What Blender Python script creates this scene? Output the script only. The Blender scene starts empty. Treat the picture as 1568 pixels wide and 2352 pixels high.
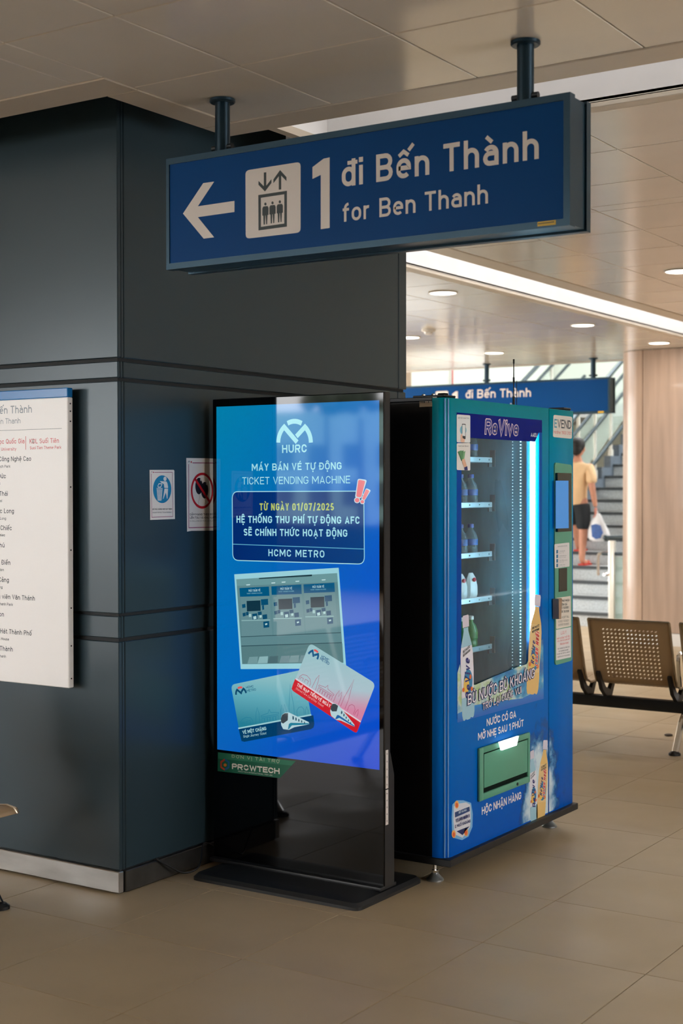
import bpy, bmesh, math, random, unicodedata
from mathutils import Vector, Matrix
random.seed(7)
SC = bpy.context.scene
COL = SC.collection
PI = math.pi

# ------------------------------------------------------------------ camera
# world: origin = foot of the nearest column corner, X along its right face, Y along its left face, Z up, metres
CAM = Vector((-4.162, -3.781, 1.594))
FPX = 3267.0
_yaw, _pit, _rol = math.radians(33.341), math.radians(-0.955), math.radians(-0.0566)
FWD = Vector((math.cos(_yaw) * math.cos(_pit), math.sin(_yaw) * math.cos(_pit), math.sin(_pit)))
_r = FWD.cross(Vector((0, 0, 1))).normalized()
_u = _r.cross(FWD)
RGT = math.cos(_rol) * _r + math.sin(_rol) * _u
UPV = -math.sin(_rol) * _r + math.cos(_rol) * _u
cd = bpy.data.cameras.new('camera')
cam = bpy.data.objects.new('camera', cd)
COL.objects.link(cam)
M = Matrix((RGT, UPV, -FWD)).transposed().to_4x4()
M.translation = CAM
cam.matrix_world = M
cd.sensor_fit = 'VERTICAL'
cd.sensor_height = 36
cd.sensor_width = 24
cd.lens = FPX * 36 / 2352
cd.clip_end = 500
cd.dof.use_dof = True
cd.dof.focus_distance = 5.9
cd.dof.aperture_fstop = 3.6
SC.camera = cam

# ------------------------------------------------------------------ world, exposure
w = bpy.data.worlds.new('sky')
SC.world = w
w.use_nodes = True
nt = w.node_tree
bg = nt.nodes['Background']
bg.inputs['Color'].default_value = (0.97, 0.97, 0.98, 1)
bg.inputs['Strength'].default_value = 12.5
SC.view_settings.view_transform = 'Standard'
SC.view_settings.look = 'None'
SC.view_settings.gamma = 1
SC.view_settings.use_curve_mapping = False
SC.view_settings.exposure = 0.0
DOWNLIGHT_W = 7.0
COVE_E = 2.8


# ------------------------------------------------------------------ helpers
def lin(c):
    def f(x):
        x /= 255.0
        return x / 12.92 if x <= 0.04045 else ((x + 0.055) / 1.055) ** 2.4
    return (f(c[0]), f(c[1]), f(c[2]), 1.0)


_M = {}


def mat(name, rgb=(128, 128, 128), rough=0.5, metal=0.0, spec=0.5, emit=None, strength=1.0, noise=None, bump=None, trans=0.0, alpha=1.0, coat=0.0, stretch=None, rough_noise=None):
    """Principled material; noise=(scale, amount) mottles the colour, bump=(scale, strength)."""
    if name in _M:
        return _M[name]
    m = bpy.data.materials.new(name)
    m.use_nodes = True
    t = m.node_tree
    b = t.nodes['Principled BSDF']
    c = lin(rgb)
    b.inputs['Base Color'].default_value = c
    b.inputs['Roughness'].default_value = rough
    b.inputs['Metallic'].default_value = metal
    b.inputs['Specular IOR Level'].default_value = spec
    b.inputs['Transmission Weight'].default_value = trans
    b.inputs['Alpha'].default_value = alpha
    b.inputs['Coat Weight'].default_value = coat
    b.inputs['Coat Roughness'].default_value = 0.05
    if emit:
        b.inputs['Emission Color'].default_value = lin(emit)
        b.inputs['Emission Strength'].default_value = strength
    if noise or bump or rough_noise:
        tc = t.nodes.new('ShaderNodeTexCoord')
        mp = t.nodes.new('ShaderNodeMapping')
        t.links.new(tc.outputs['Object'], mp.inputs['Vector'])
        if stretch:
            mp.inputs['Scale'].default_value = stretch
    if noise:
        n = t.nodes.new('ShaderNodeTexNoise')
        n.inputs['Scale'].default_value = noise[0]
        n.inputs['Detail'].default_value = 4
        t.links.new(mp.outputs[0], n.inputs['Vector'])
        r = t.nodes.new('ShaderNodeValToRGB')
        a = noise[1]
        r.color_ramp.elements[0].position = 0.3
        r.color_ramp.elements[1].position = 0.7
        r.color_ramp.elements[0].color = tuple(x * (1 - a) for x in c[:3]) + (1,)
        r.color_ramp.elements[1].color = tuple(min(1, x * (1 + a)) for x in c[:3]) + (1,)
        t.links.new(n.outputs['Fac'], r.inputs['Fac'])
        t.links.new(r.outputs['Color'], b.inputs['Base Color'])
    if rough_noise:
        n3 = t.nodes.new('ShaderNodeTexNoise')
        n3.inputs['Scale'].default_value = rough_noise[0]
        t.links.new(mp.outputs[0], n3.inputs['Vector'])
        mr = t.nodes.new('ShaderNodeMapRange')
        mr.inputs['From Min'].default_value = 0.3
        mr.inputs['From Max'].default_value = 0.7
        mr.inputs['To Min'].default_value = rough - rough_noise[1]
        mr.inputs['To Max'].default_value = rough + rough_noise[1]
        t.links.new(n3.outputs['Fac'], mr.inputs['Value'])
        t.links.new(mr.outputs[0], b.inputs['Roughness'])
    if bump:
        n2 = t.nodes.new('ShaderNodeTexNoise')
        n2.inputs['Scale'].default_value = bump[0]
        t.links.new(mp.outputs[0], n2.inputs['Vector'])
        bp = t.nodes.new('ShaderNodeBump')
        bp.inputs['Strength'].default_value = bump[1]
        bp.inputs['Distance'].default_value = 0.01
        t.links.new(n2.outputs['Fac'], bp.inputs['Height'])
        t.links.new(bp.outputs[0], b.inputs['Normal'])
    _M[name] = m
    return m


def ink(rgb, rough=0.35):
    return mat('ink_%d_%d_%d' % rgb, rgb, rough, spec=0.4)


def pixel(rgb):
    """a lit picture area of a display behind glossy glass"""
    return mat('pixel_%d_%d_%d' % rgb, (4, 4, 5), 0.04, spec=0.5, emit=rgb, strength=1.0)


def ramp_mat(name, axis, stops, rough=0.25, emit=False, coat=0.0, axis2=None, stops2=None, spec=0.5):
    """colour runs along a world-aligned object axis; stops = [(metres, rgb)]. Optional second ramp mixed half/half."""
    m = bpy.data.materials.new(name)
    m.use_nodes = True
    t = m.node_tree
    b = t.nodes['Principled BSDF']
    b.inputs['Roughness'].default_value = rough
    b.inputs['Coat Weight'].default_value = coat
    b.inputs['Coat Roughness'].default_value = 0.04
    b.inputs['Specular IOR Level'].default_value = spec
    tc = t.nodes.new('ShaderNodeTexCoord')
    sx = t.nodes.new('ShaderNodeSeparateXYZ')
    t.links.new(tc.outputs['Object'], sx.inputs[0])

    def ramp(ax, st):
        lo, hi = st[0][0], st[-1][0]
        mr = t.nodes.new('ShaderNodeMapRange')
        mr.inputs['From Min'].default_value = lo
        mr.inputs['From Max'].default_value = hi
        t.links.new(sx.outputs[ax], mr.inputs['Value'])
        r = t.nodes.new('ShaderNodeValToRGB')
        while len(r.color_ramp.elements) < len(st):
            r.color_ramp.elements.new(0.5)
        for e, (p, c) in zip(r.color_ramp.elements, st):
            e.position = (p - lo) / (hi - lo)
            e.color = lin(c)
        t.links.new(mr.outputs[0], r.inputs['Fac'])
        return r.outputs['Color']
    out = ramp(axis, stops)
    if axis2 is not None:
        mx = t.nodes.new('ShaderNodeMix')
        mx.data_type = 'RGBA'
        mx.inputs[0].default_value = 0.5
        t.links.new(out, mx.inputs[6])
        t.links.new(ramp(axis2, stops2), mx.inputs[7])
        out = mx.outputs[2]
    if emit:
        b.inputs['Base Color'].default_value = (0.001, 0.001, 0.0015, 1)
        t.links.new(out, b.inputs['Emission Color'])
        b.inputs['Emission Strength'].default_value = 1
    else:
        t.links.new(out, b.inputs['Base Color'])
    return m


class MB:
    """collects world-space geometry for ONE mesh object"""

    def __init__(s):
        s.v, s.f = [], []

    def add(s, vs, fs):
        o = len(s.v)
        s.v += [tuple(x) for x in vs]
        s.f += [tuple(i + o for i in f) for f in fs]
        return s

    def box(s, x0, x1, y0, y1, z0, z1):
        return s.add([(x0, y0, z0), (x1, y0, z0), (x1, y1, z0), (x0, y1, z0), (x0, y0, z1), (x1, y0, z1), (x1, y1, z1), (x0, y1, z1)],
                     [(3, 2, 1, 0), (4, 5, 6, 7), (0, 1, 5, 4), (1, 2, 6, 5), (2, 3, 7, 6), (3, 0, 4, 7)])

    def rbox(s, x0, x1, y0, y1, z0, z1, r=0.01, seg=2):
        bm = bmesh.new()
        bmesh.ops.create_cube(bm, size=1)
        for v in bm.verts:
            v.co = Vector(((x0 + x1) / 2 + v.co.x * (x1 - x0), (y0 + y1) / 2 + v.co.y * (y1 - y0), (z0 + z1) / 2 + v.co.z * (z1 - z0)))
        bmesh.ops.bevel(bm, geom=list(bm.edges), offset=r, segments=seg, affect='EDGES', profile=0.5)
        bm.verts.index_update()
        s.add([v.co for v in bm.verts], [[v.index for v in f.verts] for f in bm.faces])
        bm.free()
        return s

    def poly(s, pts):
        return s.add(pts, [tuple(range(len(pts)))])

    def prism(s, pts, d):
        n = len(pts)
        d = Vector(d)
        a = [Vector(p) for p in pts]
        vs = a + [p + d for p in a]
        fs = [tuple(range(n - 1, -1, -1)), tuple(range(n, 2 * n))] + [(i, (i + 1) % n, n + (i + 1) % n, n + i) for i in range(n)]
        return s.add(vs, fs)

    def tube(s, pts, r, n=10, caps=True):
        pts = [Vector(p) for p in pts]
        rs = r if isinstance(r, (list, tuple)) else [r] * len(pts)
        rings = []
        ref = None
        for i, p in enumerate(pts):
            d = (pts[min(i + 1, len(pts) - 1)] - pts[max(i - 1, 0)]).normalized()
            if ref is None:
                ref = Vector((0, 0, 1)) if abs(d.z) < 0.9 else Vector((1, 0, 0))
            a = (ref - d * ref.dot(d)).normalized()
            b = d.cross(a)
            ref = a
            rings.append([p + (a * math.cos(2 * PI * k / n) + b * math.sin(2 * PI * k / n)) * rs[i] for k in range(n)])
        vs = [v for rg in rings for v in rg]
        fs = []
        for i in range(len(pts) - 1):
            for k in range(n):
                k2 = (k + 1) % n
                fs.append((i * n + k, i * n + k2, (i + 1) * n + k2, (i + 1) * n + k))
        if caps:
            fs.append(tuple(range(n - 1, -1, -1)))
            fs.append(tuple((len(pts) - 1) * n + k for k in range(n)))
        return s.add(vs, fs)

    def lathe(s, c, prof, n=16):
        """profile [(radius, z)] about a vertical axis through c"""
        c = Vector(c)
        vs, fs = [], []
        for (r, z) in prof:
            for k in range(n):
                vs.append((c.x + r * math.cos(2 * PI * k / n), c.y + r * math.sin(2 * PI * k / n), c.z + z))
        for i in range(len(prof) - 1):
            for k in range(n):
                k2 = (k + 1) % n
                fs.append((i * n + k, i * n + k2, (i + 1) * n + k2, (i + 1) * n + k))
        fs.append(tuple(range(n - 1, -1, -1)))
        fs.append(tuple((len(prof) - 1) * n + k for k in range(n)))
        return s.add(vs, fs)

    def ball(s, c, r, n=10, sc=(1, 1, 1)):
        c = Vector(c)
        vs, fs = [], []
        m = max(4, n // 2)
        for i in range(m + 1):
            a = PI * i / m
            for k in range(n):
                b = 2 * PI * k / n
                vs.append((c.x + r * sc[0] * math.sin(a) * math.cos(b), c.y + r * sc[1] * math.sin(a) * math.sin(b), c.z - r * sc[2] * math.cos(a)))
        for i in range(m):
            for k in range(n):
                k2 = (k + 1) % n
                fs.append((i * n + k, i * n + k2, (i + 1) * n + k2, (i + 1) * n + k))
        return s.add(vs, fs)


ROOT = {}


def set_props(o, label=None, cat=None, group=None, kind=None):
    if label:
        o['label'] = label
    if cat:
        o['category'] = cat
    if group:
        o['group'] = group
    if kind:
        o['kind'] = kind
    return o


def thing(name, label, cat, loc=(0, 0, 0), group=None, kind=None):
    o = bpy.data.objects.new(name, None)
    o.empty_display_size = 0.1
    COL.objects.link(o)
    o.location = loc
    ROOT[o.name] = Vector(loc)
    return set_props(o, label, cat, group, kind)


def obj(name, mb, m, parent=None, label=None, cat=None, group=None, kind=None, sharp=35, loc=None, weld=False):
    vs = [Vector(v) for v in mb.v]
    if parent is not None:
        L = ROOT[parent.name]
    elif loc is not None:
        L = Vector(loc)
    else:
        xs = [v.x for v in vs]
        ys = [v.y for v in vs]
        L = Vector(((min(xs) + max(xs)) / 2, (min(ys) + max(ys)) / 2, min(v.z for v in vs)))
    me = bpy.data.meshes.new(name)
    me.from_pydata([v - L for v in vs], [], mb.f)
    me.validate()
    if weld:
        bm_ = bmesh.new()
        bm_.from_mesh(me)
        bmesh.ops.remove_doubles(bm_, verts=bm_.verts, dist=1e-5)
        bm_.to_mesh(me)
        bm_.free()
    me.materials.append(m)
    me.polygons.foreach_set('use_smooth', [True] * len(me.polygons))
    me.update()
    me.set_sharp_from_angle(angle=math.radians(sharp))
    o = bpy.data.objects.new(name, me)
    COL.objects.link(o)
    if parent is not None:
        o.parent = parent
    else:
        o.location = L
    ROOT[o.name] = L
    return set_props(o, label, cat, group, kind)


def copy_tree(o, parent=None):
    c = o.copy()
    COL.objects.link(c)
    c.parent = parent
    ROOT[c.name] = ROOT[o.name]
    for ch in list(o.children):
        copy_tree(ch, c)
    return c


# ---- flat panels: a plane with a right axis U and up axis V; pixel measurements of the photo turned into metres on that plane
class Panel:
    def __init__(s, o, U, N, V=(0, 0, 1), step=0.00025):
        s.o, s.U, s.V, s.N, s.step = Vector(o), Vector(U), Vector(V), Vector(N), step

    def px(s, x, y):
        d = FWD + RGT * (x - 784) / FPX - UPV * (y - 1176) / FPX
        t = (s.o - CAM).dot(s.N) / d.dot(s.N)
        p = CAM + d * t - s.o
        return (p.dot(s.U), p.dot(s.V))

    def at(s, u, v, layer=0):
        return s.o + s.U * u + s.V * v + s.N * (layer * s.step)


def zoomed(ox, oy, k):
    return lambda x, y: (ox + x * k, oy + y * k)


def shift(p, q):
    return (p[0] + q[0], p[1] + q[1])


def arc(cx, cy, rx, ry, a0, a1, n=12):
    return [(cx + rx * math.cos(math.radians(a0 + (a1 - a0) * i / n)), cy + ry * math.sin(math.radians(a0 + (a1 - a0) * i / n))) for i in range(n + 1)]


def ribbon(pts, t):
    """2D stroke outline as quads: list of 4-point polys"""
    P = [Vector((p[0], p[1])) for p in pts]
    Q = [P[0]]
    for p in P[1:]:
        if (p - Q[-1]).length > 1e-6:
            Q.append(p)
    P = Q
    closed = (P[0] - P[-1]).length < 1e-4 and len(P) > 2
    if closed:
        P = P[:-1]
    n = len(P)
    if n < 2:
        return []
    L, Rr = [], []
    for i in range(n):
        if closed:
            a, b = P[i - 1], P[(i + 1) % n]
        else:
            a, b = P[max(i - 1, 0)], P[min(i + 1, n - 1)]
        d1 = (P[i] - a)
        d2 = (b - P[i])
        if d1.length < 1e-9:
            d1 = d2
        if d2.length < 1e-9:
            d2 = d1
        d1 = d1.normalized()
        d2 = d2.normalized()
        n1 = Vector((-d1.y, d1.x))
        n2 = Vector((-d2.y, d2.x))
        m = n1 + n2
        m = n1 if m.length < 1e-4 else m.normalized()
        k = min(1 / max(m.dot(n1), 0.3), 1.9)
        L.append(P[i] + m * t / 2 * k)
        Rr.append(P[i] - m * t / 2 * k)
    out = []
    for i in range(n if closed else n - 1):
        j = (i + 1) % n
        out.append([L[i], Rr[i], Rr[j], L[j]])
    return out


# ---- a plain technical stroke alphabet (cap height 1)
XH = 0.72


def glyph(ch, k, t):
    """strokes (point lists), dots (centre), width"""
    h = t / 2

    def W_(w):
        return max(w * k, 2.3 * t)
    S, D = [], []
    low = 'abcdefghijklmnopqrstuvwxyz'
    if ch in 'AHNUDOQCGRPBK':
        w = W_({'A': .64, 'H': .6, 'N': .62, 'U': .6, 'D': .6, 'O': .62, 'Q': .62, 'C': .58, 'G': .61, 'R': .6, 'P': .57, 'B': .6, 'K': .6}[ch])
    elif ch in 'MW':
        w = W_(.8)
    elif ch in 'EFLTZSXYVJ':
        w = W_({'E': .53, 'F': .51, 'L': .5, 'T': .56, 'Z': .54, 'S': .56, 'X': .6, 'Y': .6, 'V': .62, 'J': .44}[ch])
    elif ch in '023456789':
        w = W_(.55)
    elif ch == '1':
        w = W_(.36)
    elif ch in 'mw':
        w = W_(.78)
    elif ch in 'iIl|!.:,\'':
        w = t
    elif ch in 'frtj':
        w = W_({'f': .36, 'r': .37, 't': .36, 'j': .25}[ch])
    elif ch in low:
        w = W_(.51)
    elif ch == ' ':
        return S, D, .2 * k + .02
    elif ch == '/':
        w = W_(.42)
    else:
        w = W_(.5)
    l, r, b, T, c = h, w - h, h, 1 - h, w / 2
    R = (r - l) / 2
    x = XH - h
    Rl = min(R, (x - b) / 2)
    if ch == 'A':
        S = [[(h * .9, 0), (c, 1 - h * 1.2), (w - h * .9, 0)], [(w * .22, .27), (w * .78, .27)]]
    elif ch == 'B':
        q = (T - .5) / 2 * 1.0
        q2 = (.5 - b) / 2
        S = [[(l, 0), (l, 1)], [(l, T), (r - q - .02, T)] + arc(r - q - .02, T - q, q, q, 90, -90, 8) + [(l, .5)], [(l, .5), (r - q2, .5)] + arc(r - q2, b + q2, q2, q2, 90, -90, 8) + [(l, b)]]
    elif ch == 'C':
        q = min(R, .3)
        S = [arc(c, T - q, R, q, 5, 180) + arc(c, b + q, R, q, 180, 355)]
    elif ch == 'D':
        q = R * 1.1
        S = [[(l, b), (l, T), (r - q, T)] + arc(r - q, T - q, q, q, 90, 0, 8) + arc(r - q, b + q, q, q, 0, -90, 8) + [(l, b), (l, T)]]
    elif ch == 'E':
        S = [[(w, T), (l, T), (l, b), (w, b)], [(l, .52), (w * .9, .52)]]
    elif ch == 'F':
        S = [[(w, T), (l, T), (l, 0)], [(l, .5), (w * .88, .5)]]
    elif ch == 'G':
        q = min(R, .26)
        S = [arc(c, T - q, R, q, 8, 180) + arc(c, b + q, R, q, 180, 360) + [(r, .47), (w * .55, .47)]]
    elif ch == 'H':
        S = [[(l, 0), (l, 1)], [(r, 0), (r, 1)], [(l, .52), (r, .52)]]
    elif ch in 'I|l':
        S = [[(l, 0 if ch != '|' else -.1), (l, 1 if ch != '|' else 1.05)]]
    elif ch == 'J':
        S = [[(r, 1), (r, b + R)] + arc(c, b + R, R, R, 0, -170)]
    elif ch == 'K':
        S = [[(l, 0), (l, 1)], [(w - h * 1.1, 1), (l + h, .42)], [(l + (r - l) * .35, .58), (w - h * .9, 0)]]
    elif ch == 'L':
        S = [[(l, 1), (l, b), (w, b)]]
    elif ch == 'M':
        S = [[(l, 0), (l, 1)], [(r, 0), (r, 1)], [(l + h * .3, 1 - h * .5), (c, .3), (r - h * .3, 1 - h * .5)]]
    elif ch == 'N':
        S = [[(l, 0), (l, 1)], [(r, 0), (r, 1)], [(l + h * .2, 1 - h * .7), (r - h * .2, h * .7)]]
    elif ch in 'OQ0':
        S = [arc(c, T - R, R, R, 0, 180) + arc(c, b + R, R, R, 180, 360) + [(r, T - R)]]
        if ch == 'Q':
            S.append([(w * .55, .25), (w, -.02)])
    elif ch in 'PR':
        q = (T - .46) / 2
        S = [[(l, 0), (l, T)], [(l, T), (r - q, T)] + arc(r - q, T - q, q, q, 90, -90, 10) + [(l, .46)]]
        if ch == 'R':
            S.append([(w * .5, .46), (w - h, 0)])
    elif ch == 'S':
        q = (T - .5) / 2
        q2 = (.5 - b) / 2
        S = [arc(c, T - q, R, q, 20, 270, 14) + arc(c, b + q2, R, q2, 90, -160, 14)]
    elif ch == 'T':
        S = [[(0, T), (w, T)], [(c, 0), (c, T)]]
    elif ch == 'U':
        S = [[(l, 1), (l, b + R)] + arc(c, b + R, R, R, 180, 360) + [(r, 1)]]
    elif ch == 'V':
        S = [[(h * .9, 1), (c, h), (w - h * .9, 1)]]
    elif ch == 'W':
        S = [[(h * .8, 1), (w * .28, h), (c, .8), (w * .72, h), (w - h * .8, 1)]]
    elif ch == 'X':
        S = [[(h, 0), (w - h, 1)], [(h, 1), (w - h, 0)]]
    elif ch == 'Y':
        S = [[(h, 1), (c, .45), (w - h, 1)], [(c, 0), (c, .45)]]
    elif ch == 'Z':
        S = [[(0, T), (r, T), (l, b), (w, b)]]
    elif ch == '1':
        S = [[(h * .5, .76), (w - h, 1 - h * 1.1)], [(w - h, 0), (w - h, 1)]]
    elif ch == '2':
        S = [arc(c, T - R, R, R, 175, -30) + [(l, b), (w, b)]]
    elif ch == '3':
        q = (T - .5) / 2
        q2 = (.5 - b) / 2
        S = [arc(c, T - q, R, q, 160, -90, 12), arc(c, b + q2, R, q2, 90, -165, 12)]
    elif ch == '4':
        S = [[(r - h, 0), (r - h, .6)], [(c + h, 1), (l, .25), (w, .25)]]
    elif ch == '5':
        q = .62 / 2 - h
        S = [[(r, T), (l + h, T), (l, .55)] + arc(c, b + q, R, q, 120, -160, 14)]
    elif ch in '69':
        q = .62 / 2 - h * .5
        s_ = [arc(c, b + q, R, q, 0, 360, 16), [(l, b + q), (l + R * .3, .72), (c + R * .6, 1)]]
        S = s_ if ch == '6' else [[(w - p[0], 1 - p[1]) for p in q_] for q_ in s_]
    elif ch == '7':
        S = [[(0, T), (r, T), (w * .35, 0)]]
    elif ch == '8':
        q = (T - .52) / 2
        q2 = (.52 - b) / 2
        S = [arc(c, T - q, R * .9, q, 0, 360, 16), arc(c, b + q2, R, q2, 0, 360, 16)]
    elif ch == 'a':
        q = (.43 - b) / 2
        S = [arc(c, x - Rl, R, Rl, 150, 0, 10) + [(r, 0)], [(r, .43), (l + q, .43)] + arc(l + q, b + q, q, q, 90, 270, 8) + [(r, b)]]
    elif ch in 'bdpq':
        st = {'b': [(l, 0), (l, 1)], 'd': [(r, 0), (r, 1)], 'p': [(l, -.24), (l, XH)], 'q': [(r, -.24), (r, XH)]}[ch]
        S = [st, arc(c, x - Rl, R, Rl, 0, 180) + arc(c, b + Rl, R, Rl, 180, 360) + [(r, x - Rl)]]
    elif ch == 'c':
        q = min(Rl, .2)
        S = [arc(c, x - q, R, q, 5, 180) + arc(c, b + q, R, q, 180, 355)]
    elif ch == 'e':
        S = [[(l, .37), (r, .37)] + arc(c, x - Rl, R, Rl, 0, 180) + arc(c, b + min(Rl, .2), R, min(Rl, .2), 180, 318)]
    elif ch == 'f':
        q = w * .5
        S = [[(w * .38, 0), (w * .38, T - q)] + arc(w * .38 + q, T - q, q, q, 180, 90, 6), [(0, XH - h), (w * .95, XH - h)]]
    elif ch == 'g':
        S = [arc(c, x - Rl, R, Rl, 0, 180) + arc(c, b + Rl, R, Rl, 180, 360) + [(r, x - Rl)], [(r, XH), (r, -.24 + h + R * .8)] + arc(c, -.24 + h + R * .8, R, R * .8, 0, -150)]
    elif ch in 'hn':
        S = [[(l, 0), (l, 1 if ch == 'h' else XH)], [(l, x - Rl)] + arc(c, x - Rl, R, Rl, 180, 0) + [(r, 0)]]
    elif ch in 'ij':
        S = [[(l, 0), (l, XH)]] if ch == 'i' else [[(r, XH), (r, -.1), (0, -.2)]]
        D = [(l if ch == 'i' else r, 1 - h)]
    elif ch == 'k':
        S = [[(l, 0), (l, 1)], [(r, XH), (l + h, .3)], [(c * .8, .42), (r, 0)]]
    elif ch == 'm':
        q = (r - l) / 4
        S = [[(l, 0), (l, XH)], arc(l + q, x - q, q, q, 180, 0, 8) + [(l + 2 * q, 0)], arc(l + 3 * q, x - q, q, q, 180, 0, 8) + [(r, 0)]]
    elif ch == 'o':
        S = [arc(c, x - Rl, R, Rl, 0, 180) + arc(c, b + Rl, R, Rl, 180, 360) + [(r, x - Rl)]]
    elif ch == 'r':
        S = [[(l, 0), (l, XH)], [(l, x - R * 1.2)] + arc(l + R * 1.5, x - R * 1.2, R * 1.5, R * 1.2, 180, 75, 8)]
    elif ch == 's':
        q = (x - .37) / 2
        q2 = (.37 - b) / 2
        S = [arc(c, x - q, R, q, 25, 270, 12) + arc(c, b + q2, R, q2, 90, -155, 12)]
    elif ch == 't':
        q = w * .45
        S = [[(w * .36, .95), (w * .36, b + q)] + arc(w * .36 + q, b + q, q, q, 180, 270, 6) + [(w, b)], [(0, XH - h), (w * .95, XH - h)]]
    elif ch == 'u':
        S = [[(l, XH), (l, b + Rl)] + arc(c, b + Rl, R, Rl, 180, 360) + [(r, XH)], [(r, 0), (r, XH)]]
    elif ch == 'v':
        S = [[(h * .9, XH), (c, h), (w - h * .9, XH)]]
    elif ch == 'w':
        S = [[(h * .8, XH), (w * .28, h), (c, .6), (w * .72, h), (w - h * .8, XH)]]
    elif ch == 'x':
        S = [[(h, 0), (w - h, XH)], [(h, XH), (w - h, 0)]]
    elif ch == 'y':
        S = [[(h * .9, XH), (c, h * 1.5)], [(w - h * .9, XH), (w * .3, -.24)]]
    elif ch == 'z':
        S = [[(0, x), (r, x), (l, b), (w, b)]]
    elif ch == '/':
        S = [[(h, -.08), (w - h, 1.08)]]
    elif ch == '-':
        S = [[(0, .42), (w * .8, .42)]]
    elif ch in '.':
        D = [(l, h)]
    elif ch == ',':
        S = [[(l, h), (l - h, -.12)]]
    elif ch == ':':
        D = [(l, h), (l, XH - h)]
    elif ch == '!':
        S = [[(l, .3), (l, 1)]]
        D = [(l, h)]
    elif ch == '&':
        S = [[(w, 0), (l, .75)] + arc(c * .8, .8, R * .6, .17, 180, -30, 8) + [(l, .3)] + arc(c * .8, .26, R * .9, .24, 160, 350, 8)]
    else:
        S = [[(l, 0), (l, 1)]]
    return S, D, w


class Stroke(list):
    """one stroke quad with its order in the letter (strokes lie a hair above each other)"""

    def __init__(s, pts, si, wi=0):
        super().__init__(pts)
        s.si = si
        s.wi = wi


def extend(pts, g):
    """lengthen an open stroke at both ends"""
    P = [Vector((p[0], p[1])) for p in pts]
    if g <= 0 or (P[0] - P[-1]).length < 1e-4:
        return pts
    a = P[0] + (P[0] - P[1]).normalized() * g
    b = P[-1] + (P[-1] - P[-2]).normalized() * g
    return [tuple(a)] + [tuple(p) for p in P[1:-1]] + [tuple(b)]


def text_shape(body, t=.14, k=1.0, track=.11, shear=0.0, grow=0.0):
    """list of 2D polys (cap height 1) and the total width"""
    polys = []
    xcur = 0.0
    word = 0
    for ch0 in body:
        if ch0 == ' ':
            word += 1
        bar = None
        if ch0 in 'đĐ':
            bar = ch0
            ch0 = 'd' if ch0 == 'đ' else 'D'
        dec = unicodedata.normalize('NFD', ch0)
        ch, marks = dec[0], dec[1:]
        S, D, w_ = glyph(ch, k, t)
        upper = ch.isupper()
        top = 1.0 if (upper or ch in 'bdhkl') else XH
        mt = t * .86
        if marks and ch == 'i':
            D = [d for d in D if '\u0323' in marks and len(marks) == 1]
        cx = w_ / 2
        MS = []
        two = '\u0302' in marks or '\u0306' in marks
        g = .07 if upper else .09
        if '\u0302' in marks:
            MS.append([(cx - .17 * k, top + g), (cx, top + g + .15), (cx + .17 * k, top + g)])
        if '\u0306' in marks:
            MS.append(arc(cx, top + g + .15, .17 * k, .13, 190, 350, 8))
        y0 = top + g + (.17 if two else 0)
        xo = cx + (.2 * k if two else 0)
        if '\u0301' in marks:
            MS.append([(xo - .03, y0), (xo + .15 * k, y0 + .21)])
        if '\u0300' in marks:
            MS.append([(xo + .05, y0), (xo - .15 * k, y0 + .21)])
        if '\u0303' in marks:
            yy = top + g + (.28 if two else .06)
            MS.append([(cx - .2 * k, yy), (cx - .1 * k, yy + .09), (cx + .1 * k, yy), (cx + .2 * k, yy + .1)])
        if '\u0309' in marks:
            MS.append(arc(xo, y0 + .14, .09 * k, .08, 170, -60, 8) + [(xo, y0 - .0)])
        if '\u0323' in marks:
            D = D + [(cx, -.2)]
        if '\u031b' in marks:
            yt = (1.0 if upper else XH) - t / 2
            MS.append([(w_ - t * .9, yt), (w_ + .06, yt + .02), (w_ + .09, yt + .16)])
        if bar == 'đ':
            MS.append([(w_ * .42, .86), (w_ + .09, .86)])
        if bar == 'Đ':
            MS.append([(-.09, .52), (w_ * .5, .52)])
        out = []
        for s_ in S:
            out.append(ribbon(extend(s_, grow / 2), t + grow))
        for s_ in MS:
            out.append(ribbon(extend(s_, grow / 2), mt + grow))
        for d in D:
            q = t * .55 + grow / 2
            out.append([[Vector((d[0] - q, d[1] - q)), Vector((d[0] + q, d[1] - q)), Vector((d[0] + q, d[1] + q)), Vector((d[0] - q, d[1] + q))]])
        for si, grp in enumerate(out):
            for q in grp:
                polys.append(Stroke([(p.x + xcur + shear * p.y, p.y) for p in q], si + 1, word))
        xcur += w_ + track
        if '\u031b' in marks:
            xcur += .05
    return polys, max(xcur - track, 0.01)


_SEEN = {}


def text_fit(body, width, t=.14, track=.11, shear=0.0, grow=0.0):
    """choose the letter width so that the line is `width` cap-heights long"""
    lo, hi = .2, 2.4
    for _ in range(18):
        mid = (lo + hi) / 2
        if text_shape(body, t, mid, track, shear)[1] < width:
            lo = mid
        else:
            hi = mid
    return text_shape(body, t, lo, track, shear, grow)[0]


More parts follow.
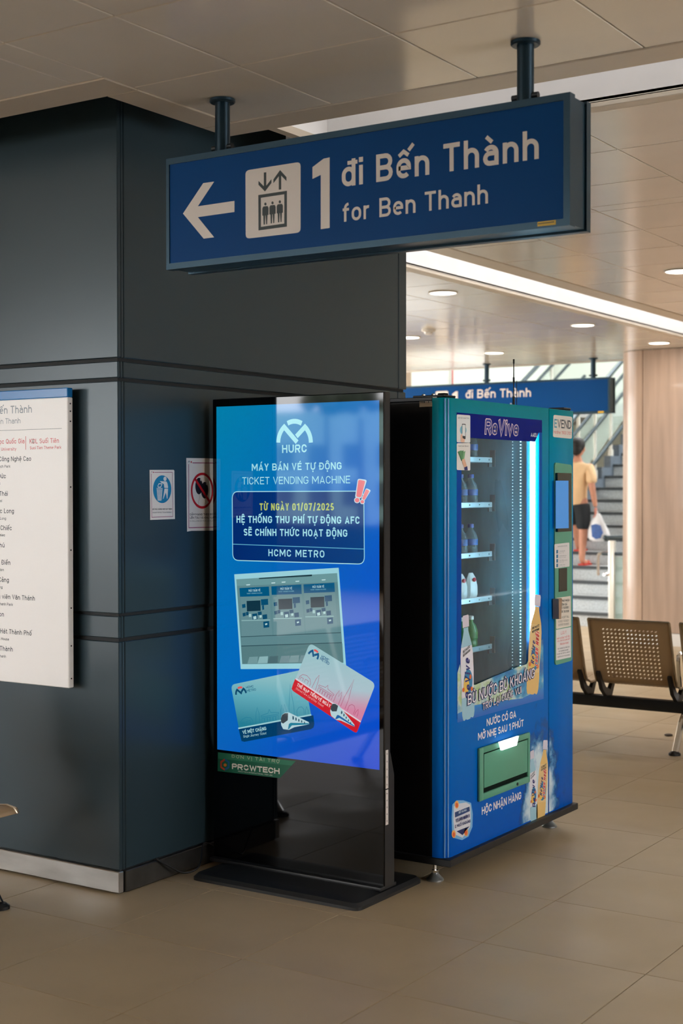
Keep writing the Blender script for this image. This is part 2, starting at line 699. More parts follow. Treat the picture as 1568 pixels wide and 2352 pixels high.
def lettering(panel, parent, body, p0, p1, cap, m, t=.14, track=.11, shear=0.0, layer=2, capm=None, name='lettering', label=None, grow=0.0):
    """a line of writing from pixel p0 to pixel p1 (baseline ends), cap height in pixels at p0"""
    a = Vector(panel.px(*p0))
    b = Vector(panel.px(*p1))
    d = b - a
    L = d.length
    d.normalize()
    n = Vector((-d.y, d.x))
    H = capm or abs(panel.px(p0[0], p0[1] - cap)[1] - a.y)
    mb = MB()
    words = {}
    for q in text_fit(body, L / H, t, track, shear, grow):
        if H > .03:
            mb = words.setdefault(q.wi, MB())
        pts = [a + d * (x * H) + n * (y * H) for x, y in q]
        mb.poly([panel.at(p.x, p.y, layer + q.si * .07) for p in pts])
    if words:
        return [obj(name, wmb, m, parent, label=label) for wmb in words.values()][0]
    return obj(name, mb, m, parent, label=label)


def lettering_m(panel, parent, body, u, v, cap, m, t=.14, k=.8, track=.11, layer=2, align='l', name='lettering', width=None):
    """a line of writing at panel metres"""
    if width:
        polys, wd = text_fit(body, width / cap, t, track), width / cap
    else:
        polys, wd = text_shape(body, t, k, track)
    o = {'l': 0, 'r': -wd, 'c': -wd / 2}[align]
    mb = MB()
    for q in polys:
        mb.poly([panel.at(u + (x + o) * cap, v + y * cap, layer + q.si * .07) for x, y in q])
    return obj(name, mb, m, parent)


def shape(panel, parent, name, pts, m, layer=1, px=True, label=None, kind=None, cat=None):
    """one flat printed area"""
    P = [panel.px(*p) for p in pts] if px else pts
    return obj(name, MB().poly([panel.at(u, v, layer) for u, v in P]), m, parent, label=label, kind=kind, cat=cat)


def shapes(panel, parent, name, polys, m, layer=1, px=True, kind=None):
    mb = MB()
    for i, pts in enumerate(polys):
        P = [panel.px(*p) for p in pts] if px else pts
        mb.poly([panel.at(u, v, layer + i * .05) for u, v in P])
    return obj(name, mb, m, parent, kind=kind)


def strokes(panel, parent, name, lines, t, m, layer=1, px=True, kind=None):
    """strokes in panel metres of width t along pixel polylines"""
    mb = MB()
    for i, ln in enumerate(lines):
        P = [panel.px(*p) for p in ln] if px else ln
        for q in ribbon(P, t):
            mb.poly([panel.at(p.x, p.y, layer + i * .05) for p in q])
    return obj(name, mb, m, parent, kind=kind)


def rquad(c, r, n=5):
    """rounded 4-gon from corner points (any order around), radius r in the same units"""
    out = []
    for i in range(4):
        p = Vector(c[i])
        a = (Vector(c[i - 1]) - p).normalized()
        b = (Vector(c[(i + 1) % 4]) - p).normalized()
        s0, s1 = p + a * r, p + b * r
        for k in range(n + 1):
            f = k / n
            q = (1 - f) ** 2 * s0 + 2 * f * (1 - f) * p + f * f * s1
            out.append((q.x, q.y))
    return out


def rrect(x0, x1, y0, y1, r, n=5):
    return rquad([(x0, y0), (x1, y0), (x1, y1), (x0, y1)], r, n)


def bez(pts, n=8):
    """smooth closed or open polyline through points (Catmull-Rom)"""
    P = [Vector(p) for p in pts]
    out = []
    for i in range(len(P) - 1):
        p0, p1, p2, p3 = P[max(i - 1, 0)], P[i], P[i + 1], P[min(i + 2, len(P) - 1)]
        for k in range(n):
            f = k / n
            out.append(.5 * ((2 * p1) + (-p0 + p2) * f + (2 * p0 - 5 * p1 + 4 * p2 - p3) * f * f + (-p0 + 3 * p1 - 3 * p2 + p3) * f ** 3))
    out.append(P[-1])
    return [tuple(p) for p in out]


# ================================================================== SETTING
m_ceil = mat('ceiling_panel_cream', (222, 214, 200), 0.15, spec=0.5, noise=(3.0, 0.03), bump=(1.3, .05))
m_ctrim = mat('ceiling_edge_cream', (206, 193, 174), 0.35, noise=(4.0, 0.03))
m_cove = mat('cove_white', (240, 238, 236), 0.6, noise=(5.0, 0.02))
m_void = mat('plenum_dark', (58, 60, 62), 0.9, noise=(2.0, 0.2))
m_tile = mat('porcelain_tile_beige', (176, 157, 126), 0.42, spec=0.4, noise=(2.2, 0.07), bump=(180, 0.03), rough_noise=(3.0, 0.06))
m_colm = mat('column_cladding_slate', (46, 63, 71), 0.30, metal=0.1, spec=0.5, noise=(1.2, 0.03), rough_noise=(1.2, 0.015))
m_core = mat('column_joint_black', (14, 17, 19), 0.7, noise=(6, 0.1))
m_steel = mat('brushed_steel', (186, 184, 180), 0.34, metal=0.9, noise=(5.0, 0.10), stretch=(1, 1, 4), rough_noise=(5, 0.05))
m_chrome = mat('chrome', (225, 225, 225), 0.12, metal=1.0, noise=(5, 0.03))
m_wall = mat('painted_wall_warm', (206, 196, 180), 0.7, noise=(2, 0.03))
m_wallg = mat('painted_wall_pale_green', (206, 214, 204), 0.7, noise=(0.8, 0.04))
m_wood = mat('oak_veneer', (164, 138, 118), 0.34, noise=(3.2, 0.16), stretch=(5, 5, 0.35), coat=0.2)
m_black = mat('black_powder_coat', (13, 14, 16), 0.5, noise=(9, 0.1))
m_dark = mat('dark_metal', (34, 38, 42), 0.4, metal=0.4, noise=(9, 0.08))

# ---- floor: a base with a jointed procedural grid, real tiles over it as far as the photo shows them
TX, TY, TS = 0.257, -0.263, 0.6
m_base = bpy.data.materials.new('floor_grid')
m_base.use_nodes = True
t = m_base.node_tree
tc = t.nodes.new('ShaderNodeTexCoord')
mp = t.nodes.new('ShaderNodeMapping')
mp.inputs['Location'].default_value = (-TX, -TY, 0)
br = t.nodes.new('ShaderNodeTexBrick')
br.offset = 0
br.squash = 1
br.inputs['Color1'].default_value = lin((172, 150, 123))
br.inputs['Color2'].default_value = lin((167, 145, 118))
br.inputs['Mortar'].default_value = lin((70, 64, 56))
br.inputs['Scale'].default_value = 1
br.inputs['Mortar Size'].default_value = 0.003
br.inputs['Brick Width'].default_value = TS
br.inputs['Row Height'].default_value = TS
t.links.new(tc.outputs['Object'], mp.inputs['Vector'])
t.links.new(mp.outputs[0], br.inputs['Vector'])
t.links.new(br.outputs['Color'], t.nodes['Principled BSDF'].inputs['Base Color'])
t.nodes['Principled BSDF'].inputs['Roughness'].default_value = 0.4
floor = obj('floor', MB().box(-14, 19, -8, 9.5, -0.25, -0.004).box(-14, -6, 9.5, 18, -0.25, -0.004), m_base, loc=(0, 0, 0), kind='structure', label='beige porcelain tile floor of the station hall')


def to_px(p):
    d = Vector(p) - CAM
    z = d.dot(FWD)
    return (784 + FPX * d.dot(RGT) / z, 1176 - FPX * d.dot(UPV) / z, z)


tile0 = None
nt_ = 0
for i in range(-9, 18):
    for j in range(-9, 9):
        x0, y0 = TX + i * TS, TY + j * TS
        cx, cy = x0 + TS / 2, y0 + TS / 2
        if (Vector((cx, cy, 0)) - CAM).dot(FWD) < 1.2 or cx > 11.1:
            continue
        q = to_px((cx, cy, 0))
        if not (-350 < q[0] < 1568 + 350 and q[1] < 2352 + 420):
            continue
        if 0.05 < x0 and x0 + TS < 2.2 and y0 > 0.05 and y0 + TS < 1.4:
            continue
        if tile0 is None:
            tile0 = obj('floor_tile', MB().rbox(x0 + .0015, x0 + TS - .0015, y0 + .0015, y0 + TS - .0015, -.012, 0, .0012, 1), m_tile, floor)
            base_xy = (x0, y0)
        else:
            c = tile0.copy()
            COL.objects.link(c)
            c.parent = floor
            c.location = (x0 - base_xy[0], y0 - base_xy[1], 0)
        nt_ += 1

# ---- ceiling
ceil = thing('ceiling', 'cream metal panel ceiling with recessed light coves', None, (0, 0, 0), kind='structure')
CZ = 3.0
islands = [(-6, 0.35, -8, -0.27), (-6, -0.35, -0.27, 7), (0.75, 2.5, -8, -0.27), (2.5, 10.7, -8, 0.43), (2.5, 10.7, 0.85, 7), (-0.35, 2.5, 1.7, 7)]
mb = MB()
for (a, b, c, d) in islands:
    mb.box(a, b, c, d, CZ + .014, CZ + .03)
obj('ceiling_backing', mb, m_ceil, ceil, kind='stuff')
obj('plenum_slab', MB().box(-6, 10.7, -8, 7, 3.75, 3.85), m_void, ceil)
trims = [(0.19, 0.35, -8, -0.27), (-0.35, 0.19, -0.415, -0.27), (-0.52, -0.35, -0.415, 7), (0.75, 0.82, -8, -0.27), (2.42, 10.7, 0.28, 0.43), (2.5, 10.7, 0.85, 0.93), (10.55, 10.7, 0.93, 7)]
for (a, b, c, d) in trims:
    obj('edge_trim', MB().rbox(a, b, c, d, CZ - .004, CZ + .02, .003, 1), m_ctrim, ceil)
full = None
LX, LY = -0.373, -0.879
mpart = {}
for i in range(-6, 19):
    for j in range(-9, 11):
        x0, y0 = LX + i * TS, LY + j * TS
        for isl, (a, b, c, d) in enumerate(islands):
            # leave the trims out of the tile field
            if isl == 0:
                b, d = (0.19, -0.415)
            elif isl == 1:
                b, c = -0.52, -0.415
            elif isl == 2:
                a = 0.82
            elif isl == 3:
                d = 0.28
            elif isl == 4:
                b, c = 10.55, 0.93
            X0, X1, Y0, Y1 = max(x0, a), min(x0 + TS, b), max(y0, c), min(y0 + TS, d)
            if X1 - X0 < .02 or Y1 - Y0 < .02:
                continue
            ctr = Vector(((X0 + X1) / 2, (Y0 + Y1) / 2, CZ))
            if (ctr - CAM).dot(FWD) < 0.8:
                continue
            q = to_px(ctr)
            if not (-800 < q[0] < 2300 and q[1] > -1000):
                continue
            if ctr.y > 5.4 or ctr.y < -4.5 or (0 < ctr.x < 2.3 and ctr.y > 0):
                continue
            key = (round(X1 - X0, 3), round(Y1 - Y0, 3))
            if key not in mpart:
                mpart[key] = obj('ceiling_tile', MB().rbox(X0 + .0025, X1 - .0025, Y0 + .0025, Y1 - .0025, CZ, CZ + .014, .0025, 1), m_ceil, ceil)
                mpart[key]['o'] = (X0, Y0)
            else:
                o0 = mpart[key]
                cpy = o0.copy()
                COL.objects.link(cpy)
                cpy.parent = ceil
                cpy.location = (X0 - o0['o'][0], Y0 - o0['o'][1], 0)
for o_ in ceil.children:
    if 'o' in o_:
        del o_['o']

# coves: white channels with a lamp strip tucked behind the near lip
m_led = mat('cove_lamp', (255, 250, 240), 0.5, emit=(250, 250, 252), strength=COVE_E)
m_led2 = mat('cove_lamp_far', (255, 250, 240), 0.5, emit=(250, 250, 252), strength=COVE_E * 2.8)
cv = MB()
cv.box(0.33, 0.35, -8, -0.48, CZ + .03, 3.42).box(0.75, 0.77, -8, -0.27, CZ + .02, 3.42).box(0.33, 0.77, -8, -0.48, 3.40, 3.42)
cv.box(0.35, 0.75, -0.48, -0.465, CZ + .03, 3.42)
obj('light_cove', cv, m_cove, ceil)
obj('cove_lip', MB().box(0.35, 0.75, -0.505, -0.465, CZ + .0, CZ + .03), m_ctrim, ceil)
obj('cove_lamp', MB().rbox(0.37, 0.41, -7.8, -0.6, 3.20, 3.23, .006), m_led, ceil)
cv = MB()
cv.box(2.4, 10.7, 0.41, 0.43, CZ + .03, 3.42).box(2.4, 10.7, 0.85, 0.87, CZ + .02, 3.42).box(2.4, 10.7, 0.41, 0.87, 3.40, 3.42)
obj('light_cove', cv, m_cove, ceil)
obj('cove_lamp', MB().rbox(2.6, 10.6, 0.45, 0.49, 3.20, 3.23, .006), m_led2, ceil)

# ---- column clad in slate-grey metal panels
column = thing('wall_column', 'square column clad in dark slate metal panels', None, (0, 0, 0), kind='structure')
obj('core', MB().box(0.012, 2.188, 0.012, 1.388, 0, 3.7), m_core, column)
bands = [(0.095, 0.992, 0), (1.006, 1.092, .005), (1.104, 2.014, 0), (2.028, 2.092, .005), (2.106, 3.68, 0)]
for z0, z1, rec in bands:
    obj('panel', MB().rbox(rec, .02, .0 + rec, 1.4, z0, z1, .003, 1), m_colm, column)
    obj('corner_strip', MB().rbox(.0205, .032, rec, .02, z0, z1, .001, 1), m_colm, column)
    obj('panel', MB().rbox(.036, 2.118, rec, .02, z0, z1, .003, 1), m_colm, column)
    obj('corner_strip', MB().rbox(2.124, 2.2, rec, .02, z0, z1, .003, 1), m_colm, column)
    obj('panel', MB().rbox(2.18, 2.2, .021, 1.4, z0, z1, .003, 1), m_colm, column)
set_props(obj('baseboard_left', MB().rbox(-.008, .02, -.004, 1.4, .006, .090, .003, 1), m_steel), label='brushed steel skirting along the bright face of the column', kind='structure')
set_props(obj('baseboard_right', MB().rbox(.030, 2.2, -.006, .011, .004, .088, .003, 1), mat('stained_steel', (92, 90, 86), 0.4, metal=.8, noise=(8, .25))), label='dark steel skirting along the shaded face of the column', kind='structure')  # darker, more mottled steel than the left skirting

# ---- room shell
m_bw = m_wall
wl = MB().box(-6, 5.5, 7, 7.2, 0, 8).box(5.5, 10.5, 7, 7.2, 0, .2).box(5.5, 10.5, 7, 7.2, 2.9, 8).box(10.5, 17, 7, 7.2, 0, 1.2).box(10.5, 12.5, 7, 7.2, 1.2, 8).box(12.5, 17, 7, 7.2, 2.4, 8).box(17, 19, 7, 7.2, 0, 8)
set_props(obj('wall_left', wl, m_wall), label='warm white left wall with a window beside the stairs', kind='structure')
m_tint = bpy.data.materials.new('tinted_window_glass')
m_tint.use_nodes = True
t = m_tint.node_tree
t.nodes.clear()
out = t.nodes.new('ShaderNodeOutputMaterial')
tr = t.nodes.new('ShaderNodeBsdfTransparent')
tr.inputs['Color'].default_value = (.40, .40, .39, 1)
t.links.new(tr.outputs[0], out.inputs['Surface'])
m_tint2 = m_tint.copy()
m_tint2.name = 'tinted_facade_glass'
m_tint2.node_tree.nodes['Transparent BSDF'].inputs['Color'].default_value = (.95, .95, .94, 1)
for k in range(5):  # unseen glazing, added so daylight brightens the far ceiling
    set_props(obj('window_%d' % (k + 2), MB().box(5.5 + k * 1.0 + .03, 6.5 + k * 1.0 - .03, 7.08, 7.1, .2, 2.9), m_tint2), label='tinted glazing bay %d from the front in the left wall' % (k + 1), kind='structure')
set_props(obj('window_1', MB().box(12.5, 17, 7.08, 7.1, 1.2, 2.4), m_tint), label='tinted window beside the stairs', kind='structure')  # unseen, added to bring more light onto the stairs
# wall towards the vending side with a long unseen opening, added for daylight on the machine front
mb = MB().box(-6, 19, -8.2, -8, 0, 1.0).box(-6, 19, -8.2, -8, 2.3, 3.9).box(-6, -1.0, -8.2, -8, 1.0, 2.3).box(3.2, 19, -8.2, -8, 1.0, 2.3)
set_props(obj('wall_right', mb, m_wall), label='warm white wall with a long window band', kind='structure')
set_props(obj('ceiling_terrace', MB().box(-14, -6, -8, 18, 4.3, 4.5), m_wall), label='flat roof over the terrace outside the entrance', kind='structure')  # added roof, stops the terrace floor being lit from above
set_props(obj('wall_parapet', MB().box(-13.7, -13.5, -8, 18, 0, 1.02), mat('parapet_dark', (74, 74, 72), .7, noise=(2, .1))), label='low parapet at the terrace edge', kind='structure')  # added and dark, ends the bright part of the kiosk reflection
set_props(obj('wall_terrace', MB().box(-13.7, -6, 18, 18.2, 0, 4.3), m_wall), label='side wall of the terrace', kind='structure')  # both terrace side walls are added to shut out light
set_props(obj('wall_terrace_right', MB().box(-13.7, -6, -8.2, -8, 0, 4.3), m_wall), label='other side wall of the terrace', kind='structure')
# entrance side behind the camera: wide open front towards the street
mb = MB().box(-6.3, -6, -8, 0.2, 0, 4.3).box(-6.3, -6, 0.2, 7, 2.98, 4.3).box(-6.3, -6, 7, 18, 0, 4.3)
set_props(obj('wall_back', mb, m_wall), label='front wall with a wide open entrance to the street', kind='structure')
# stair hall behind
far = obj('wall_far', MB().box(19, 19.3, -8, 7, 0, 8), m_wallg, kind='structure', label='tall pale green wall behind the stairs')
LWALL = bpy.data.objects['wall_left']
ROOT['wall_left'] = LWALL.location.copy()
obj('wall_panel', MB().box(12.6, 14.0, 6.93, 7.0, 2.6, 6.5), mat('brown_board', (150, 130, 108), .6, noise=(3, .1)), LWALL)
obj('wall_glazing', MB().box(14.0, 18.9, 6.95, 7.0, 2.6, 6.5), m_wallg, LWALL)
obj('red_pipe', MB().tube([(15.2, 6.9, 0), (15.2, 6.9, 6.5)], .013), mat('red_paint', (196, 60, 66), .4), LWALL)
mb = MB()
RZ = 6.6
OPEN = (12.8, 17.0, 1.0, 5.2)  # unseen roof opening, added and sized to light the stair hall
mb.box(10.5, OPEN[0], -8, 7, RZ, RZ + .2).box(OPEN[1], 19, -8, 7, RZ, RZ + .2).box(OPEN[0], OPEN[1], -8, OPEN[2], RZ, RZ + .2).box(OPEN[0], OPEN[1], OPEN[3], 7, RZ, RZ + .2)
set_props(obj('ceiling_stair_hall', mb, m_wall), label='high roof of the stair hall with a skylight', kind='structure')
set_props(obj('wall_bulkhead', MB().box(10.5, 10.7, -8, 7, 3.44, RZ), m_wall), label='white bulkhead over the ceiling edge', kind='structure')

# ---- wood clad wall with a rounded end, right background
wood = thing('wall_wood', 'oak veneered wall with a rounded end near the stairs', None, (9.6, 1.0, 0), kind='structure')


def wood_panel(pts, z0=.13, z1=2.995):
    n = [(x, y, z0) for x, y in pts]
    return MB().prism(n, (0, 0, z1 - z0))


rc = 0.42
for (ya, yb) in ((-3.2, -2.0), (-2.0, -0.8), (-0.8, 0.42), (0.42, 1.62)):
    obj('wood_panel', wood_panel([(9.62, ya + .003), (9.68, ya + .003), (9.68, yb - .003), (9.62, yb - .003)]), m_wood, wood)
outer = [(9.62, 1.625)] + [(9.62 + rc - rc * math.cos(a), 1.625 + rc * math.sin(a) * .8) for a in [k * PI / 2 / 10 for k in range(1, 11)]]
inner = [(9.68 + (rc - .06) * (1 - math.cos(k * PI / 2 / 10)), 1.625 + (rc * .8 - .06) * math.sin(k * PI / 2 / 10)) for k in range(10, -1, -1)]
obj('wood_panel', wood_panel(outer + inner), m_wood, wood)
yw = 1.625 + rc * .8
obj('wood_panel', wood_panel([(9.62 + rc + .003, yw - .06), (10.9, yw - .06), (10.9, yw), (9.62 + rc + .003, yw)]), m_wood, wood)
obj('core', MB().prism([(9.66, -3.2, 0), (10.88, -3.2, 0), (10.88, yw - .04, 0), (10.05, yw - .04, 0), (9.78, 1.8, 0), (9.66, 1.6, 0)], (0, 0, 3.2)), m_core, wood)
obj('skirting', MB().prism([(9.615, -3.2, 0), (9.64, -3.2, 0), (9.64, 1.62, 0), (10.1, yw - .03, 0), (10.9, yw - .03, 0), (10.9, yw + .006, 0), (10.03, yw + .006, 0), (9.86, yw - .06, 0), (9.71, 1.83, 0), (9.615, 1.625, 0)], (0, 0, .125)), mat('light_skirting', (196, 192, 186), .4, noise=(4, .05)), wood)

# ---- stairs going up away from the hall
m_gran = mat('grey_granite', (182, 188, 190), 0.5, noise=(60, .25))
m_gran2 = mat('blue_grey_granite', (92, 104, 116), 0.5, noise=(40, .15))
m_nosing_shadow = mat('stair_nosing_dark', (58, 64, 68), 0.6, noise=(30, .1))  # dark strip paints the shadow line at each tread edge
SX, RUN, RISE, SY0, SY1 = 11.1, .30, .16, 0.7, 3.92
stairs = thing('staircase', 'grey granite stairs rising behind the wooden wall', 'staircase', (SX, 2.3, 0))
for k in range(1, 19):
    xa = SX + RUN * (k - 1)
    st = obj('step', MB().box(xa + .015, xa + RUN + .02, SY0, SY1, RISE * (k - 1) - .02, RISE * k), m_gran, stairs)
    obj('nosing', MB().box(xa - .012, xa + .05, SY0, SY1 - .001, RISE * k - .035, RISE * k + .003), m_nosing_shadow, st)
sk = [(SX - .05, SY1, 0)]
for k in range(1, 19):
    xa = SX + RUN * (k - 1) - .09
    sk += [(xa, SY1, RISE * (k - 1) + .12 if k > 1 else .14), (xa, SY1, RISE * k + .12)]
sk += [(SX + RUN * 18 + .2, SY1, RISE * 18 + .12), (SX + RUN * 18 + .2, SY1, 0)]
obj('stringer', MB().prism(sk, (0, .1, 0)), m_gran2, stairs)
obj('landing', MB().box(SX + RUN * 18 + .02, 18.9, -4, 6.85, 2.7, RISE * 18), m_gran, stairs)

# ================================================================== THE KIOSK (ticket notice on a tall screen)
kiosk = thing('display_kiosk', 'tall black advertising kiosk with a lit blue ticket notice on its screen', 'display', (.56, -.47, 0))
m_kbase = mat('kiosk_black_paint', (26, 28, 30), 0.45, noise=(30, .06))
m_kglass = mat('kiosk_black_glass', (3, 3, 4), 0.035, spec=0.5)
m_kside = mat('kiosk_dark_grey_side', (46, 46, 47), 0.45, metal=.3, noise=(12, .05))
# base plate: low slab with a sloping, rounded rim
prof = [(0, 0), (.0, .012), (.012, .026), (.06, .034)]
bx0, bx1, by0, by1 = .32, .81, -.905, -.095
mb = MB()
rings = []
for (ins, z) in prof:
    rings.append([(p[0], p[1], z) for p in rrect(bx0 + ins, bx1 - ins, by0 + ins, by1 - ins, .035 + .0 * ins, 5)])
n = len(rings[0])
vs = [p for r_ in rings for p in r_]
fs = [tuple(range(n - 1, -1, -1)), tuple((len(rings) - 1) * n + k for k in range(n))]
for i in range(len(rings) - 1):
    for k in range(n):
        fs.append((i * n + k, i * n + (k + 1) % n, (i + 1) * n + (k + 1) % n, (i + 1) * n + k))
mb.add(vs, fs)
obj('base_plate', mb, m_kbase, kiosk, sharp=20)
obj('base_plinth', MB().rbox(.50, .62, -.893, -.048, .030, .046, .004), m_kbase, kiosk)
KY0, KY1 = -.893, -.047
obj('lower_body', MB().prism([(.534, KY0, .04), (.602, KY0, .04), (.602, KY0, .47), (.574, KY0, .56), (.534, KY0, .56)], (0, KY1 - KY0, 0)), m_kside, kiosk)
obj('upper_body', MB().rbox(.534, .574, KY0, KY1, .555, 1.968, .003, 1), m_kside, kiosk)
obj('front_glass', MB().rbox(.528, .5345, KY0 + .002, KY1 - .002, .044, 1.966, .002, 1), m_kglass, kiosk)
KP = Panel((.528, 0, 0), (0, -1, 0), (-1, 0, 0), step=0.00012)
L0 = ROOT[kiosk.name]
m_scr = ramp_mat('screen_picture_blue', 1, [(-.873 - L0.y, (0, 72, 204)), (-.55 - L0.y, (0, 88, 188)), (-.25 - L0.y, (0, 112, 176)), (-.07 - L0.y, (0, 120, 172))], rough=.04, emit=True,
                 axis2=2, stops2=[(.5, (14, 58, 196)), (.8, (0, 88, 200)), (1.3, (0, 98, 186)), (1.94, (0, 130, 164))])
scr_c = [KP.px(*p) for p in ((497, 936), (869, 917), (876, 1768), (502, 1723))]
u0, u1 = .070, .871
v0, v1 = .498, 1.935
screen = obj('screen', MB().poly([KP.at(u, v, 1) for u, v in ((u0, v0), (u1, v0), (u1, v1), (u0, v1))]), m_scr, kiosk, label='lit blue picture of the ticket machine notice')
C_ = (158, 216, 226)
z4 = zoomed(480, 880, 440 / 1568)
m_cy = pixel(C_)


def kt(body, a, b, cap, m=m_cy, t=.15, tr=.12, L=4, sh=0):
    t, tr = t + .03, tr + .05
    return lettering(KP, screen, body, z4(*a), z4(*b), cap * .2806 * 1.06, m, t=t, track=tr, layer=L, shear=sh)


# operator emblem: a broken arch with an M of two strokes
def emblem(panel, parent, cz, c, wd, mats, layer, t, ang=0.0):
    """cz maps local emblem units to pixels; c centre, wd half width in those units"""
    def P(x, y):
        ca, sa = math.cos(ang), math.sin(ang)
        return cz(c[0] + (x * ca - y * sa) * wd, c[1] + (x * sa + y * ca) * wd)
    l1 = [P(math.cos(a) * .9, .62 - math.sin(a) * 1.12) for a in [PI - k * .11 for k in range(0, 9)]] + [P(.14, .6)]
    l2 = [P(math.cos(a) * .9, .62 - math.sin(a) * 1.18) for a in [2.02 - k * .1 for k in range(0, 10)]]
    l3 = [P(.1, .28)] + [P(math.cos(a) * .9, .62 - math.sin(a) * 1.12) for a in [.88 - k * .11 for k in range(0, 9)]]
    strokes(panel, parent, 'emblem', [l1, l3], t, mats[0], layer)
    strokes(panel, parent, 'emblem', [l2], t, mats[1], layer)


emblem(KP, screen, z4, (700, 395), 148, (m_cy, m_cy), 4, .0195)
kt('HURC', (598, 572), (800, 566), 62, t=.16)
kt('MÁY BÁN VÉ TỰ ĐỘNG', (350, 718), (1085, 706), 54, t=.15)
kt('TICKET VENDING MACHINE', (272, 830), (1155, 820), 56, t=.09)
box_c = [KP.px(*z4(*p)) for p in ((190, 888), (1266, 884), (1271, 1482), (194, 1450))]
bo = rquad(box_c, .03, 7)
shape(KP, screen, 'notice_box', bo, ramp_mat('notice_navy', 1, [(-.9 - L0.y, (0, 62, 128)), (-.05 - L0.y, (0, 34, 104))], rough=.04, emit=True), 2, px=False)
strokes(KP, screen, 'notice_outline', [bo + [bo[0]]], .0035, m_cy, 3, px=False)
strokes(KP, screen, 'notice_divider', [[z4(196, 1318), z4(1266, 1358)]], .003, pixel((90, 170, 200)), 3)
kt('TỪ NGÀY 01/07/2025', (414, 1042), (1022, 1042), 55, pixel((176, 190, 96)), t=.17)
kt('HỆ THỐNG THU PHÍ TỰ ĐỘNG AFC', (225, 1143), (1232, 1152), 54, t=.16)
kt('SẼ CHÍNH THỨC HOẠT ĐỘNG', (284, 1248), (1132, 1258), 54, t=.16)
kt('HCMC METRO', (486, 1416), (944, 1428), 54, t=.14, tr=.2)
# two exclamation marks with a white rim
m_pk = pixel((232, 120, 126))
m_wh = pixel((196, 216, 226))
ex1 = rquad([z4(1222, 790), z4(1280, 800), z4(1244, 936), z4(1204, 930)], 4)
ex2 = rquad([z4(1284, 866), z4(1314, 882), z4(1274, 958), z4(1252, 950)], 3)


def grow(pts, f):
    cx = sum(p[0] for p in pts) / len(pts)
    cy = sum(p[1] for p in pts) / len(pts)
    return [(cx + (p[0] - cx) * f[0], cy + (p[1] - cy) * f[1]) for p in pts]


def disc(cx, cy, rx, ry=None, n=20):
    return [(cx + rx * math.cos(2 * PI * k / n), cy + (ry or rx) * math.sin(2 * PI * k / n)) for k in range(n)]


d1, d2 = disc(*z4(1212, 958), 5.2), disc(*z4(1255, 971), 4)
shapes(KP, screen, 'exclamation_rim', [grow(ex1, (1.3, 1.12)), grow(d1, (1.35, 1.35)), grow(ex2, (1.35, 1.16)), grow(d2, (1.4, 1.4))], m_wh, 5, kind='stuff')
shapes(KP, screen, 'exclamation_marks', [ex1, d1, ex2, d2], m_pk, 6, kind='stuff')
# ---- framed picture of three ticket machines
z6 = zoomed(520, 1290, 280 / 1568)
shape(KP, screen, 'picture_border', [z6(*p) for p in ((100, 163), (1443, 78), (1541, 1375), (183, 1382))], pixel((150, 204, 214)), 4)
pic = shape(KP, screen, 'picture', [z6(*p) for p in ((127, 227), (1423, 147), (1505, 1300), (203, 1318))], pixel((92, 132, 138)), 5)


def pz(name, polys, c, layer=6):
    for p in polys:
        shape(KP, screen, name, [z6(*q) for q in p], pixel(c), layer)


pz('picture_soffit', [((127, 227), (1423, 147), (1428, 262), (133, 312))], (104, 148, 152))
pz('picture_beam', [((418, 210), (1100, 165), (1100, 187), (420, 224))], (24, 56, 66), 7)
for x, y in ((280, 300), (603, 275), (735, 265), (913, 254), (1250, 236)):
    pz('picture_lamp', [((x - 26, y - 5), (x + 26, y - 9), (x + 22, y + 3), (x - 22, y + 6))], (196, 226, 228), 7)
pz('picture_floor', [((190, 1090), (1490, 1050), (1505, 1300), (203, 1318))], (84, 122, 126))
for i, (x, c) in enumerate(((270, (112, 150, 154)), (400, (136, 176, 180)), (530, (74, 104, 110)), (680, (112, 140, 146)), (800, (120, 150, 154)), (930, (110, 140, 146)))):
    pz('picture_floor_tile', [((x + 26, 1226 - i * 4), (x + 136, 1220 - i * 4), (x + 128, 1308 - i * 3), (x, 1312 - i * 3))], c, 7)
heads = [((167, 340), (547, 320), (553, 440), (175, 452)), ((577, 318), (963, 293), (968, 415), (583, 428)), ((990, 293), (1388, 270), (1395, 390), (998, 405))]
bodies = [((180, 455), (553, 442), (590, 950), (200, 965)), ((585, 430), (968, 417), (1010, 935), (610, 948)), ((1000, 407), (1398, 392), (1430, 905), (1020, 920))]
offs = [(0, 0), (408, -24), (820, -48)]
